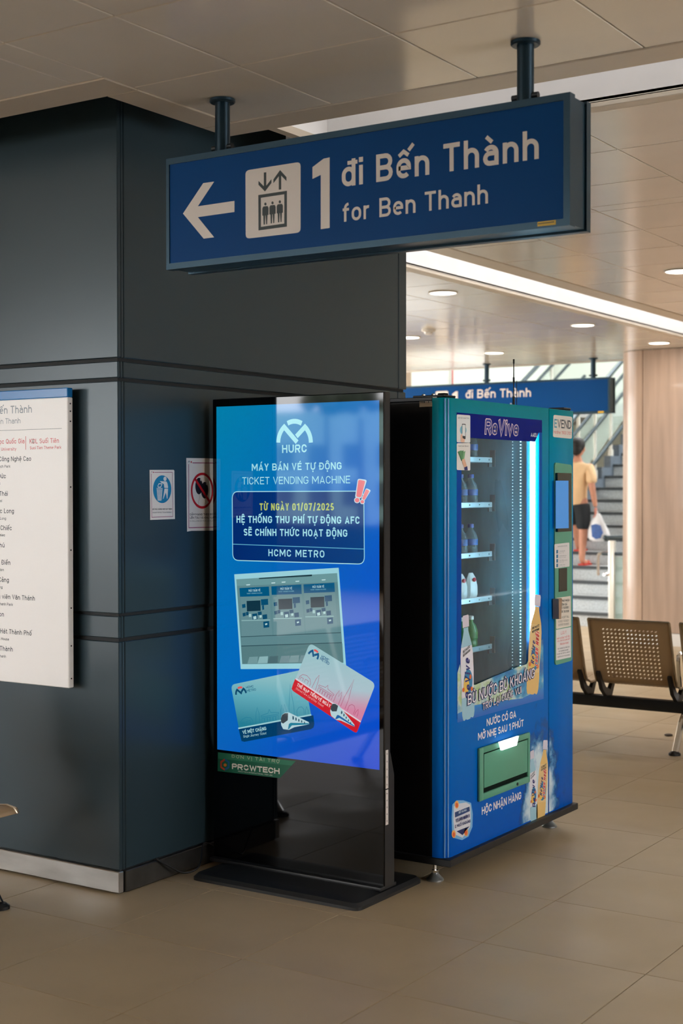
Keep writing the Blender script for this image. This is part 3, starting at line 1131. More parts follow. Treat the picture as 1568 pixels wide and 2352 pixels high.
for i in range(3):
    pz('picture_machine', [bodies[i]], (98, 136, 142), 6)
    pz('picture_machine_header', [heads[i]], (0, 84, 126), 7)
    ox, oy = offs[i]

    def q_(a, b, c, d):
        return ((a + ox, b + oy), (c + ox, b + oy - 8), (c + ox + 4, d + oy - 8), (a + ox + 5, d + oy))
    pz('picture_machine_screen', [q_(260, 506, 437, 640)], (14, 50, 66), 8)
    pz('picture_machine_sign', [q_(443, 486, 535, 562), q_(458, 566, 482, 622), q_(200, 550, 243, 598), q_(474, 772, 548, 852)], (6, 76, 110), 8)
    pz('picture_machine_slot', [q_(208, 662, 246, 706), q_(250, 650, 284, 694), q_(332, 672, 396, 748), q_(402, 648, 452, 690), q_(464, 684, 522, 742)], (8, 72, 104), 8)
    pz('picture_machine_light', [q_(345, 706, 384, 744), q_(424, 694, 452, 724), q_(288, 676, 300, 716), q_(304, 676, 316, 716), q_(496, 798, 524, 818)], (170, 206, 206), 9)
    pz('picture_machine_ledge', [q_(192, 752, 560, 764)], (136, 176, 178), 8)
    a, b = [(288, 385, 440), (262, 412, 462)][0], None
    yb = oy
    lettering(KP, screen, 'MÁY BÁN VÉ', z6(288 + ox, 388 + yb), z6(438 + ox, 382 + yb), 30 * .1786, pixel((168, 206, 210)), t=.16, layer=9)
    lettering(KP, screen, 'TICKET VENDING MACHINE', z6(262 + ox, 418 + yb), z6(462 + ox, 410 + yb), 15 * .1786, pixel((110, 168, 182)), t=.17, layer=9)
pz('picture_skirt_line', [((186, 962), (1470, 908), (1470, 918), (186, 972)), ((192, 1080), (1486, 1036), (1486, 1048), (192, 1092))], (52, 84, 92), 7)
# ---- the two travel cards
z7 = zoomed(520, 1470, 360 / 1568)
c1 = [z7(*p) for p in ((45, 448), (765, 296), (872, 886), (150, 1019))]
c2 = [z7(*p) for p in ((836, 28), (1494, 436), (1302, 930), (652, 490))]
K1 = rquad([KP.px(*p) for p in c1], .022)
K2 = rquad([KP.px(*p) for p in c2], .022)


def shadow_of(k, du, dv):
    return [(u + du, v + dv) for u, v in k]


m_c1 = ramp_mat('card_teal', 2, [(.62, (36, 124, 146)), (.74, (96, 168, 182)), (.82, (136, 186, 192))], rough=.04, emit=True)
m_c2 = ramp_mat('card_pink', 2, [(.60, (214, 120, 150)), (.72, (206, 130, 160)), (.80, (166, 190, 200)), (.93, (150, 190, 196))], rough=.04, emit=True)
card1 = shape(KP, screen, 'travel_card', K1, m_c1, 11, px=False, label='teal single journey ticket card on the screen')
card2 = shape(KP, screen, 'travel_card', K2, m_c2, 16, px=False, label='pink stored fare card on the screen')
g7 = lambda *P: [z7(*p) for p in P]
shape(KP, screen, 'card_band', g7((122, 884), (480, 820), (870, 752), (880, 838), (872, 874), (846, 892), (180, 1018), (152, 1010), (146, 985)), pixel((0, 58, 100)), 12)
shape(KP, screen, 'card_band', g7((690, 386), (1345, 822), (1310, 915), (1298, 926), (1276, 918), (668, 510), (654, 488), (664, 452)), pixel((198, 28, 44)), 17)
strokes(KP, screen, 'card_rule', [g7((120, 884), (850, 748))], .006, pixel((150, 200, 206)), 13)
strokes(KP, screen, 'card_rule', [g7((694, 386), (1345, 818))], .006, pixel((214, 200, 210)), 18)
m_navy = pixel((0, 84, 130))
m_red = pixel((222, 84, 84))
emblem(KP, screen, z7, (142, 505), 56, (pixel((10, 70, 104)), m_red), 13, .0085, ang=-.17)
emblem(KP, screen, z7, (884, 135), 56, (m_navy, m_red), 18, .0085, ang=.55)


def ct(body, a, b, cap, m, t=.15, L=13, tr=.12, sh=0):
    return lettering(KP, screen, body, z7(*a), z7(*b), cap * .2296, m, t=t, layer=L, track=tr, shear=sh)


ct('HCMC', (200, 486), (274, 474), 24, pixel((16, 88, 120)))
ct('METRO', (206, 520), (298, 505), 24, pixel((16, 88, 120)))
ct('VÉ MỘT CHẶNG', (166, 942), (402, 900), 34, pixel((166, 212, 216)), t=.18)
ct('Single Journey Ticket', (170, 978), (402, 942), 24, pixel((150, 198, 206)), t=.12, sh=.2)
ct('HCMC', (948, 174), (1022, 218), 30, m_navy, L=18)
ct('METRO', (936, 196), (1024, 252), 30, m_navy, L=18)
ct('THẺ NẠP TIỀN/VÉ NGÀY', (704, 458), (1036, 678), 34, pixel((232, 206, 206)), t=.18, L=18)
ct('Stored Fare Card/Day Ticket', (692, 488), (968, 672), 22, pixel((224, 168, 168)), t=.12, L=18, sh=.2)


def skyline(P, m, layer):
    """line drawing of a city: opera house, towers, arcades, spires; P maps 0..1, 0..1 to pixels"""
    S = []
    S.append([(.02, 0), (.02, .10), (.05, .20), (.11, .24), (.17, .20), (.20, .10), (.20, 0)])
    S.append([(.04, .02), (.04, .1), (.08, .1), (.08, .02)])
    S.append([(.11, .02), (.11, .12), (.16, .12), (.16, .02)])
    S.append([(.24, 0), (.25, .30), (.27, .46), (.29, .30), (.30, 0)])
    for k in range(6):
        x = .33 + k * .04
        S.append([(x, 0), (x, .12), (x + .03, .12), (x + .03, 0)])
    S.append([(.32, .16), (.57, .16), (.57, .20), (.46, .24), (.44, .34), (.42, .24), (.32, .20), (.32, .16)])
    S.append([(.60, 0), (.60, .22), (.62, .40), (.64, .22), (.66, .40), (.68, .22), (.68, 0)])
    S.append([(.72, 0), (.72, .30), (.74, .62), (.755, .95), (.77, .62), (.79, .30), (.79, 0)])
    S.append([(.83, 0), (.83, .16), (.86, .24), (.90, .24), (.93, .16), (.93, 0)])
    S.append([(.95, 0), (.95, .1), (.97, .22), (.99, .1), (.99, 0)])
    strokes(KP, screen, 'card_skyline', [[P(x, y) for x, y in s_] for s_ in S], .0016, m, layer, kind='stuff')


skyline(lambda x, y: z7(128 + x * 700 + y * 80 * -.25, 868 - x * 130 - y * 345), pixel((30, 120, 150)), 12)
skyline(lambda x, y: z7(712 + x * 600 + y * 120, 385 + x * 385 - y * 300), pixel((168, 60, 100)), 17)


def train(P, layer, blue):
    """P maps unit box to pixels; nose on the left"""
    w_ = pixel((176, 206, 212))
    shape(KP, screen, 'train', [P(*p) for p in ((.02, .36), (.05, .12), (.15, .0), (.30, -.02), (.98, .50), (1.0, .62), (.48, .78), (.30, .92), (.10, .88), (.03, .66))], w_, layer)
    shape(KP, screen, 'train_windscreen', [P(*p) for p in ((.02, .34), (.06, .12), (.16, .02), (.27, .02), (.26, .40), (.10, .58), (.03, .52))], pixel((54, 66, 74)), layer + 1)
    shape(KP, screen, 'train_stripe', [P(*p) for p in ((.30, .60), (.36, .54), (.98, .56), (1.0, .62), (.40, .68), (.30, .88), (.26, .9))], pixel(blue), layer + 1)
    for k in range(5):
        x = .42 + k * .10
        y = .17 + k * .075
        shape(KP, screen, 'train_window', [P(x, y), P(x + .05 - k * .004, y + .03), P(x + .05 - k * .004, y + .2 - k * .022), P(x, y + .19 - k * .02)], pixel((40, 78, 98)), layer + 1)


train(lambda x, y: z7(540 + x * 290, 728 + y * 185), 14, (20, 120, 150))
train(lambda x, y: z7(1052 + x * 190 + y * -30 + x * 60, 610 + y * 150 + x * 165), 19, (20, 96, 160))
# ---- sponsor sticker under the screen
z5 = zoomed(480, 1280, 440 / 1568)
PW = shape(KP, kiosk, 'sponsor_sticker', [z5(*p) for p in ((72, 1595), (710, 1668), (580, 1808), (70, 1750))], ink((18, 96, 70)), 2, label='green sponsor sticker under the screen')
shape(KP, PW, 'sticker_band', [z5(*p) for p in ((72, 1597), (708, 1669), (676, 1704), (72, 1648))], ink((44, 122, 92)), 3)
m_cream = ink((226, 222, 210))
lettering(KP, PW, 'ĐƠN VỊ TÀI TRỢ', z5(186, 1640), z5(578, 1684), 26 * .28, ink((188, 196, 170)), t=.17, track=.42, layer=4)
lettering(KP, PW, 'PROWTECH', z5(188, 1732), z5(578, 1775), 46 * .28, m_cream, t=.24, track=.13, layer=4)
lettering(KP, PW, 'PROWTECH INTERNATIONAL VNM JSC', z5(238, 1757), z5(520, 1790), 11 * .28, ink((190, 200, 186)), t=.17, layer=4)
hexp = [z5(130 + 36 * math.cos(a), 1697 + 42 * math.sin(a)) for a in [PI / 6 + k * PI / 3 for k in range(6)]]
strokes(KP, PW, 'sponsor_mark', [hexp[1:5]], .008, ink((206, 70, 44)), 4)
strokes(KP, PW, 'sponsor_mark', [hexp[4:] + hexp[:2]], .008, ink((26, 92, 150)), 4)
shape(KP, PW, 'sponsor_mark', disc(*z5(132, 1700), 3.6), ink((214, 120, 40)), 5)
# white tags on the right edge
KS = Panel((0, KY0, 0), (1, 0, 0), (0, -1, 0))
for (za, zb) in ((.425, .575), (.283, .42)):
    s_ = obj('edge_tag', MB().box(.537, .556, KY0 - .0012, KY0 + .0005, za, zb), ink((222, 214, 208)), kiosk, label='white tag on the kiosk edge')
    for k in range(5):
        zz = za + .015 + (zb - za - .03) * k / 4
        obj('tag_mark', MB().box(.544, .548, KY0 - .0016, KY0 - .0011, zz - .003, zz + .003), ink((120, 116, 112)), s_)
# power lead at its foot
set_props(obj('power_cable', MB().tube(bez([(.20, -.012, .10), (.26, -.03, .06), (.33, -.055, .02), (.40, -.075, .035), (.50, -.02, .10), (.60, -.02, .05)], 6), .004, 8), m_black), label='thin black cable between the kiosk foot and the column', cat='cable')
# ================================================================== VENDING MACHINE
vend = thing('vending_machine', 'blue drinks vending machine with a lit glass window beside the black kiosk', 'vending machine', (1.4, -.57, 0))
LV = ROOT[vend.name]
VX0, VX1, VF, VB, VZ0, VZ1 = .79, 2.014, -1.02, -.13, .105, 1.955
m_vbody = mat('vending_black_side', (9, 10, 13), 0.42, noise=(8, .1))
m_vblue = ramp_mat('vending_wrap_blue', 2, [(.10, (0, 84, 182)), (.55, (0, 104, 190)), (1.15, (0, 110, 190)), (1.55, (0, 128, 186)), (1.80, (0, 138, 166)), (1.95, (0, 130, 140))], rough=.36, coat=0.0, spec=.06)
GX0, GX1, GZ0, GZ1 = .916, 1.645, .66, 1.868
# carcass
obj('side_panel', MB().rbox(VX0 + .008, VX0 + .03, -.955, VB, VZ0, VZ1 - .012, .002, 1), m_vbody, vend)
obj('side_panel', MB().rbox(VX1 - .03, VX1 - .006, -.955, VB, VZ0, VZ1 - .012, .002, 1), m_vbody, vend)
obj('back_panel', MB().box(VX0 + .03, VX1 - .03, VB - .02, VB, VZ0, VZ1 - .012), m_vbody, vend)
obj('top_panel', MB().rbox(VX0 + .004, VX1 - .004, -.955, VB, VZ1 - .012, VZ1 + .004, .002, 1), m_vbody, vend)
obj('lower_cabinet', MB().box(VX0 + .03, VX1 - .03, -.95, VB - .02, VZ0, .64), m_vbody, vend)
obj('side_cabinet', MB().box(1.70, VX1 - .03, -.95, VB - .02, .64, VZ1 - .02), m_vbody, vend)
obj('plinth', MB().rbox(VX0 - .003, VX1 + .012, -1.042, VB, .082, .112, .003, 1), m_black, vend)
# liner of the cold compartment
m_liner = mat('liner_dark', (60, 92, 104), 0.5, noise=(6, .3), stretch=(1, 1, .3))
m_lmetal = mat('liner_metal', (112, 172, 192), 0.4, metal=0.1, noise=(9, .35), stretch=(1, 1, .22), rough_noise=(11, .14))
obj('liner_back', MB().box(.86, 1.69, -.44, -.43, .64, 1.93), m_liner, vend)
obj('liner_left', MB().box(.86, .87, -.95, -.43, .64, 1.93), m_liner, vend)
obj('liner_right', MB().box(1.662, 1.70, -1.0, -.43, .64, 1.93), m_lmetal, vend)
obj('liner_top', MB().box(.86, 1.69, -.95, -.43, 1.90, 1.93), m_liner, vend)
obj('liner_floor', MB().box(.86, 1.69, -.95, -.43, .64, .66), m_liner, vend)
# main door: frame with a rounded left edge and a window opening
door = MB()
rr_ = .045
sec = [(VX0, -.957), (VX0, VF + rr_)] + [(VX0 + rr_ - rr_ * math.cos(a), VF + rr_ - rr_ * math.sin(a)) for a in [k * PI / 2 / 8 for k in range(1, 9)]] + [(GX0, VF), (GX0, -.957)]
door.prism([(x, y, VZ0 + .005) for x, y in sec], (0, 0, VZ1 - VZ0 - .005))
door.box(GX1, 1.742, VF, -.957, VZ0 + .005, VZ1).box(GX0, GX1, VF, -.957, GZ1, VZ1).box(GX0, GX1, VF, -.957, VZ0 + .005, GZ0)
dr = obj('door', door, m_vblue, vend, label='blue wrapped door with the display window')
m_highlight = mat('blue_gloss_bead', (96, 150, 205), .2)  # light blue tubes imitate highlight lines on the rounded door edge
for bx_, by_ in ((.8015, -1.0085), (.815, -1.0165)):
    obj('door_bead', MB().tube([(bx_, by_, VZ0 + .01), (bx_, by_, VZ1 - .004)], .003, 8), m_highlight, dr)
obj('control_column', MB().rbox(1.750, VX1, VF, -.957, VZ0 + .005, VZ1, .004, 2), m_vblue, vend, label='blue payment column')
obj('door_gasket', MB().box(VX0 + .012, .90, -.957, -.95, VZ0 + .004, VZ1 - .004).box(1.67, VX1 - .01, -.957, -.95, VZ0 + .004, VZ1 - .004).box(.90, 1.67, -.957, -.95, VZ0 + .004, .645).box(.90, 1.67, -.957, -.95, 1.90, VZ1 - .004), m_black, vend, kind='stuff')
# window pane
m_pane = bpy.data.materials.new('window_glass')
m_pane.use_nodes = True
t = m_pane.node_tree
t.nodes.clear()
out = t.nodes.new('ShaderNodeOutputMaterial')
mx = t.nodes.new('ShaderNodeMixShader')
tr = t.nodes.new('ShaderNodeBsdfTransparent')
tr.inputs['Color'].default_value = (.86, .95, .97, 1)
gl = t.nodes.new('ShaderNodeBsdfGlossy')
gl.inputs['Roughness'].default_value = .03
lw = t.nodes.new('ShaderNodeLayerWeight')
lw.inputs['Blend'].default_value = .5
pw = t.nodes.new('ShaderNodeMath')
pw.operation = 'POWER'
pw.inputs[1].default_value = 5
fr = t.nodes.new('ShaderNodeMath')
fr.operation = 'MULTIPLY_ADD'
fr.inputs[1].default_value = .95
fr.inputs[2].default_value = .03
t.links.new(lw.outputs['Facing'], pw.inputs[0])
t.links.new(pw.outputs[0], fr.inputs[0])
t.links.new(fr.outputs[0], mx.inputs[0])
t.links.new(tr.outputs[0], mx.inputs[1])
t.links.new(gl.outputs[0], mx.inputs[2])
t.links.new(mx.outputs[0], out.inputs['Surface'])
obj('window_pane', MB().box(GX0 - .004, GX1 + .004, VF + .004, VF + .010, GZ0 - .004, GZ1 + .004), m_pane, vend)
VP = Panel((0, VF, 0), (1, 0, 0), (0, -1, 0))
# LED bar in the window, then its reflections as glowing dots
m_tube = mat('white_led_bar', (255, 255, 255), .4, emit=(206, 240, 255), strength=26.0)
obj('led_bar', MB().rbox(1.628, 1.652, -1.0, -.98, .90, 1.845, .006), m_tube, vend)
for d_, e_, rad in ((.062, 5.0, .0032), (.100, 2.2, .0024), (.140, .5, .0018)):  # mirrored rows of the LED bar made as glowing dots, fainter inwards
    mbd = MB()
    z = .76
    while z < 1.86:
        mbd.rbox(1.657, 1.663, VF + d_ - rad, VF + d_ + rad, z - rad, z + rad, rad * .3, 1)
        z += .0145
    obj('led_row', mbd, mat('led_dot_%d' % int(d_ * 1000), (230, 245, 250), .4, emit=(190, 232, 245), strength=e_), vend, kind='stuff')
# shelves with a rail and end brackets, products standing behind the rails
m_rail = mat('shelf_rail', (196, 214, 220), .35, metal=.5, noise=(20, .06))
shelf_z = [.872, 1.093, 1.295, 1.519, 1.722]
for zc in shelf_z:
    sh = obj('shelf', MB().box(.875, 1.655, -.775, -.45, zc - .014, zc - .010), m_liner, vend)
    obj('shelf_rail', MB().rbox(.875, 1.635, -.790, -.782, zc - .012, zc + .012, .002, 1), m_rail, sh)
    obj('shelf_bracket', MB().box(1.640, 1.645, -.80, -.775, zc - .03, zc + .045).box(1.61, 1.645, -.786, -.78, zc - .032, zc - .014), mat('bracket_steel', (120, 140, 148), .4, metal=.7), sh, kind='stuff')
    for k in range(8):
        xx = .95 + k * .093
        obj('rail_rivet', MB().ball((xx, -.791, zc), .004, 8), m_chrome, sh)
m_pet = mat('clear_plastic_bottle', (120, 150, 160), .08, alpha=.45, noise=(6, .05))
m_petg = mat('green_plastic_bottle', (70, 140, 84), .12, alpha=.75, noise=(6, .05))
m_capb = mat('bottle_cap_blue', (30, 80, 160), .4)
m_pouch = mat('white_pouch', (222, 226, 226), .35, noise=(14, .06), bump=(20, .4))
m_pred = mat('pouch_red_print', (200, 44, 60), .4)
words = ['lowest', 'second lowest', 'middle', 'second highest', 'top']
side = ['left', 'middle', 'right']
for si, zc in enumerate(shelf_z):
    for k, xx in enumerate((1.335, 1.432, 1.529)):
        base = (xx, -.735, zc - .010)
        if si == 1:
            p = thing('snack_pouch', 'white and red snack pouch, %s of three on the second lowest vending shelf' % side[k], 'pouch', base, 'pouches in the vending window')
            mb = MB()
            n_ = 10
            ringz = [(.040, .012, 0), (.042, .030, .03), (.040, .030, .07), (.034, .020, .105), (.018, .006, .128)]
            vs, fs = [], []
            for (a, b, z) in ringz:
                vs += [(base[0] + a * math.cos(2 * PI * q / n_), base[1] + b * math.sin(2 * PI * q / n_), base[2] + z) for q in range(n_)]
            for i in range(len(ringz) - 1):
                fs += [(i * n_ + q, i * n_ + (q + 1) % n_, (i + 1) * n_ + (q + 1) % n_, (i + 1) * n_ + q) for q in range(n_)]
            fs += [tuple(range(n_ - 1, -1, -1)), tuple((len(ringz) - 1) * n_ + q for q in range(n_))]
            mb.add(vs, fs)
            obj('pouch_body', mb, m_pouch, p)
            obj('pouch_print', MB().ball((base[0] - .006, base[1] - .022, base[2] + .098), .013, 8, (1.1, .5, .8)), m_pred, p)
        else:
            g = si == 0
            p = thing('drink_bottle', '%s bottle, %s of three on the %s vending shelf' % ('green tinted drink' if g else 'clear drink', side[k], words[si]), 'bottle', base, 'bottles in the vending window')
            s_ = .82 if g else .78
            prof = [(.030, 0), (.033, .008), (.033, .045), (.030, .055), (.033, .066), (.033, .105), (.026, .135), (.013, .155), (.012, .168)]
            obj('bottle_body', MB().lathe(base, [(r_, z * s_) for r_, z in prof], 14), m_petg if g else m_pet, p, sharp=60)
            obj('bottle_cap', MB().lathe((base[0], base[1], base[2] + .168 * s_), [(.0145, 0), (.0145, .014), (.012, .017)], 12), m_capb if not g else mat('bottle_cap_white', (220, 224, 222), .4), p)
            obj('bottle_label', MB().lathe((base[0], base[1], base[2] + .068 * s_), [(.0335, 0), (.0335, .034 * s_)], 14), mat('bottle_label_blue', (40, 96, 168), .4, noise=(40, .3)) if not g else mat('bottle_label_green', (40, 120, 60), .4, noise=(40, .3)), p)
# ---- printed film round the window
m_navyfilm = mat('navy_film', (0, 22, 122), .4, spec=.06)
PVX = VP.px
shape(VP, vend, 'window_film', [(.876, 1.842), (1.672, 1.842), (1.672, 1.899), (.876, 1.899)], m_navyfilm, 2, px=False, label='navy film over the window')
shape(VP, vend, 'window_film', [(.960, 1.80), (1.60, 1.80), (1.64, 1.843), (.93, 1.843)], m_navyfilm, 2, px=False)
shape(VP, vend, 'window_film', [(.878, .66), (.917, .66), (.917, 1.843), (.878, 1.843)], mat('blue_film', (0, 70, 160), .4, spec=.06), 2, px=False)
shape(VP, vend, 'window_film', [(1.643, .66), (1.676, .66), (1.672, 1.843), (1.643, 1.843)], mat('blue_film_right', (0, 84, 170), .4, spec=.06), 2, px=False)
# splash film along the bottom of the window
m_splash = bpy.data.materials.new('splash_print')
m_splash.use_nodes = True
t = m_splash.node_tree
b = t.nodes['Principled BSDF']
b.inputs['Roughness'].default_value = .3
tc = t.nodes.new('ShaderNodeTexCoord')
mp = t.nodes.new('ShaderNodeMapping')
mp.inputs['Scale'].default_value = (1, 1, 1.4)
mp.inputs['Rotation'].default_value = (0, .5, 0)
n1 = t.nodes.new('ShaderNodeTexNoise')
n1.inputs['Scale'].default_value = 5.5
n1.inputs['Detail'].default_value = 6
r1 = t.nodes.new('ShaderNodeValToRGB')
for i, (p, c) in enumerate(((.34, (0, 96, 172)), (.44, (70, 160, 204)), (.52, (196, 216, 206)), (.58, (168, 200, 130)), (.66, (232, 238, 232)))):
    if i >= 2:
        r1.color_ramp.elements.new(p)
    r1.color_ramp.elements[i].position = p
    r1.color_ramp.elements[i].color = lin(c)
t.links.new(tc.outputs['Object'], mp.inputs['Vector'])
t.links.new(mp.outputs[0], n1.inputs['Vector'])
t.links.new(n1.outputs['Fac'], r1.inputs['Fac'])
t.links.new(r1.outputs['Color'], b.inputs['Base Color'])
z3 = zoomed(1040, 1360, 220 / 1568)
shape(VP, vend, 'splash_film', [z3(*p) for p in ((70, 1320), (110, 1180), (150, 1500), (360, 1520), (700, 1370), (1060, 1225), (1200, 1180), (1330, 900), (1475, 760), (1480, 1745), (1100, 1850), (70, 2135))], m_splash, 3, label='printed water splash film across the window bottom')
obj('film_blue_edge', MB().poly([VP.at(*VP.px(*z3(*p)), 4) for p in ((70, 1990), (360, 1850), (780, 1780), (1130, 1740), (1480, 1560), (1480, 1745), (1100, 1850), (70, 2135))]), ramp_mat('film_edge_blue', 2, [(.64, (0, 90, 190)), (.72, (30, 146, 214))], rough=.3), vend)


def bottle_print(parent, top, bot, wpx, kind, L=5):
    """flat print of a drink bottle; top/bot pixel of the axis"""
    a = Vector(VP.px(*bot))
    b_ = Vector(VP.px(*top))
    H = (b_ - a).length
    d = (b_ - a).normalized()
    n_ = Vector((d.y, -d.x))
    W = abs(VP.px(bot[0] + wpx, bot[1])[0] - VP.px(bot[0], bot[1])[0])

    def Q(x, y):
        p = a + n_ * (x * W) + d * (y * H)
        return (p.x, p.y)
    gold = kind == 'gold'
    body = [(-.34, 0), (-.42, .015), (-.48, .06), (-.5, .16), (-.47, .30), (-.5, .45), (-.48, .62), (-.40, .72), (-.22, .82), (-.18, .85), (-.18, .88), (.18, .88), (.18, .85), (.22, .82), (.40, .72), (.48, .62), (.5, .45), (.47, .30), (.5, .16), (.48, .06), (.42, .015), (.34, 0), (.2, .012), (.1, 0), (-.1, 0), (-.2, .012)]
    bp = shape(VP, parent, 'bottle_print', [Q(*p) for p in body], ink((230, 190, 116) if gold else (156, 200, 218), .3), L, px=False, label='printed %s bottle' % ('yellow' if gold else 'clear blue'))
    lab = [(-.48, .22), (-.46, .30), (-.5, .45), (-.48, .62), (-.42, .70), (.42, .70), (.48, .62), (.5, .45), (.46, .30), (.48, .22)]
    shape(VP, bp, 'print_label', [Q(*p) for p in lab], ink((232, 200, 140) if gold else (228, 228, 238), .3), L + 1, px=False)
    shape(VP, bp, 'print_cap', [Q(*p) for p in ((-.24, .885), (.24, .885), (.25, .98), (.2, 1.0), (-.2, 1.0), (-.25, .98))], ink((214, 208, 222), .3), L + 1, px=False)
    shape(VP, bp, 'print_swirl', [Q(.34 * math.cos(q) + .05, .36 + .12 * math.sin(q)) for q in [k * PI / 10 for k in range(20)]], ink((40, 130, 178), .3), L + 2, px=False)
    shape(VP, bp, 'print_fruit', [Q(.22 * math.cos(q) - .1, .33 + .075 * math.sin(q)) for q in [k * PI / 10 for k in range(20)]], ink((236, 196, 90), .3), L + 3, px=False)
    for (fx, fy) in ((-.34, .30), (.3, .28), (.22, .40)):
        shape(VP, bp, 'print_berry', [Q(.09 * math.cos(q) + fx, fy + .022 * math.sin(q)) for q in [k * PI / 6 for k in range(12)]], ink((222, 110, 50), .3), L + 4, px=False)

    def vt(body_, x, y0, y1, cap, col, t_=.2, rim=None):
        for (c_, gg, ll) in ((rim, .14, L + 5), (col, 0, L + 6)):
            if c_ is None:
                continue
            mb_ = MB()
            for q in text_fit(body_, (y1 - y0) * H / (cap * W), t_, .16, .25, gg):
                pts = [(x - yy * cap, y0 * 1.0 + xx * cap * W / H) for xx, yy in q]
                mb_.poly([VP.at(*Q(px_, py_), ll + q.si * .07) for px_, py_ in pts])
            obj('lettering', mb_, ink(c_), bp)
    if gold:
        vt('ReVive', -.02, .30, .53, .26, (40, 50, 130), .17)
        vt('CHANH MUỐI', .28, .28, .62, .24, (214, 60, 60), .17, (240, 220, 200))
    else:
        vt('ReVive', .2, .19, .58, .40, (30, 36, 120), .18)
    for k_, bt in enumerate(('BÙ NƯỚC', 'BÙ KHOÁNG')):
        mb_ = MB()
        for q in text_fit(bt, (.56 * W) / (.024 * H), .18, .12):
            mb_.poly([VP.at(*Q(-.3 + xx * .024 * H / W, .645 - k_ * .035 + yy * .024 + xx * .006), L + 5 + q.si * .07) for xx, yy in q])
        obj('lettering', mb_, ink((40, 52, 60)), bp)


bottle_print(vend, (1068, 1413), (1075, 1652), 29, 'clear', 6)
bottle_print(vend, (1234, 1366), (1221, 1595), 28, 'gold', 6)
m_white = ink((232, 226, 230))
m_rim = ink((34, 52, 120))


def vtxt(body, a, b_, cap, m=m_white, t=.2, L=8, rim=None, sh=0, tr=.1, parent=None):
    if rim:
        lettering(VP, parent or vend, body, a, b_, cap, rim, t=t, layer=L, shear=sh, track=tr, name='lettering_rim', grow=.15)
        L += 2
    return lettering(VP, parent or vend, body, a, b_, cap, m, t=t, layer=L, shear=sh, track=tr)


vtxt('ReVive', (1113, 996), (1189, 1000), 33, ink((30, 44, 140)), t=.15, L=4, rim=ink((226, 206, 214)), sh=.12, tr=.2)
vtxt('BÙ NƯỚC BÙ KHOÁNG', z3(225, 1850), z3(1320, 1395), 175 * .1403, t=.15, L=16, rim=m_rim, sh=.12, tr=.14)
vtxt('TRỞ LẠI CUỘC VUI', z3(470, 1935), z3(1105, 1650), 115 * .1403, t=.15, L=16, rim=m_rim, sh=.08, tr=.14)
z8 = zoomed(980, 1340, 360 / 1323)
vtxt('NƯỚC CÓ GA', z8(503, 1206), z8(752, 1130), 62 * .272, t=.2, L=3)
vtxt('MỞ NHẸ SAU 1 PHÚT', z8(430, 1326), z8(815, 1205), 62 * .272, t=.2, L=3)
vtxt('HỘC NHẬN HÀNG', z8(462, 1955), z8(795, 1818), 66 * .272, t=.2, L=3)
vtxt('AAEU', (1218, 1003), (1233, 1004), 9, ink((226, 232, 236)), t=.2, L=4)
# ---- stickers
zz7 = zoomed(880, 880, 460 / 1568)


def sticker(name, pts, label, rgb=(222, 216, 208), r=4, L=4, parent=None):
    return shape(VP, parent or vend, name, rquad(pts, r), ink(rgb), L, label=label)


s1 = sticker('sticker', [zz7(572, 245), zz7(678, 252), zz7(678, 466), zz7(572, 463)], 'white scan to pay sticker with a phone', (226, 230, 230), 3, L=6)
shape(VP, s1, 'print_glow', [zz7(*p) for p in disc(622, 368, 26, 36)], ink((120, 190, 214)), 7)
shape(VP, s1, 'print_phone', rquad([zz7(612, 318), zz7(642, 320), zz7(640, 440), zz7(612, 436)], 2), ink((40, 48, 56)), 8)
shape(VP, s1, 'print_phone_screen', rquad([zz7(615, 325), zz7(639, 327), zz7(637, 415), zz7(615, 412)], 1), ink((226, 232, 232)), 9)
shape(VP, s1, 'print_hand', [zz7(*p) for p in ((602, 462), (600, 410), (614, 392), (616, 430), (634, 440), (630, 464))], ink((232, 188, 164)), 10)
lettering(VP, s1, 'QUÉT MÃ THANH TOÁN', zz7(580, 276), zz7(668, 280), 2.6, ink((70, 80, 90)), t=.16, layer=7)
s2 = sticker('sticker', [zz7(572, 470), zz7(678, 468), zz7(678, 684), zz7(572, 680)], 'white cash payment sticker with a hand of banknotes', (228, 226, 222), 3, L=6)
for k, (dx, c) in enumerate(((-14, (70, 128, 88)), (-5, (96, 152, 106)), (5, (84, 142, 96)), (14, (116, 170, 122)))):
    shape(VP, s2, 'print_note', [zz7(618 - 8 + dx * .2, 610), zz7(600 + dx * 1.6, 530 + abs(dx) * .6), zz7(616 + dx * 1.6, 522 + abs(dx) * .6), zz7(624 + dx * .2, 606)], ink(c), 7 + k)
shape(VP, s2, 'print_hand', [zz7(*p) for p in ((610, 600), (630, 590), (646, 640), (650, 652), (628, 660), (616, 630))], ink((226, 178, 150)), 12)
shape(VP, s2, 'print_sleeve', [zz7(*p) for p in ((628, 660), (652, 650), (656, 682), (630, 682))], ink((26, 40, 110)), 12)
lettering(VP, s2, 'THANH TOÁN TIỀN MẶT', zz7(582, 497), zz7(666, 499), 2.6, ink((70, 80, 90)), t=.16, layer=7)
ev = sticker('brand_sticker', [zz7(1330, 248), zz7(1478, 264), zz7(1474, 436), zz7(1326, 422)], 'white brand sticker at the top of the payment column')
lettering(VP, ev, 'E', zz7(1336, 348), zz7(1357, 350), 68 * .2934, ink((56, 148, 176)), t=.16, layer=5)
lettering(VP, ev, 'VEND', zz7(1361, 350), zz7(1468, 360), 68 * .2934, ink((52, 62, 72)), t=.16, layer=5, track=.1)
lettering(VP, ev, 'Hotline: 1900 3101', zz7(1332, 394), zz7(1470, 406), 25 * .2934, ink((206, 72, 76)), t=.13, layer=5)
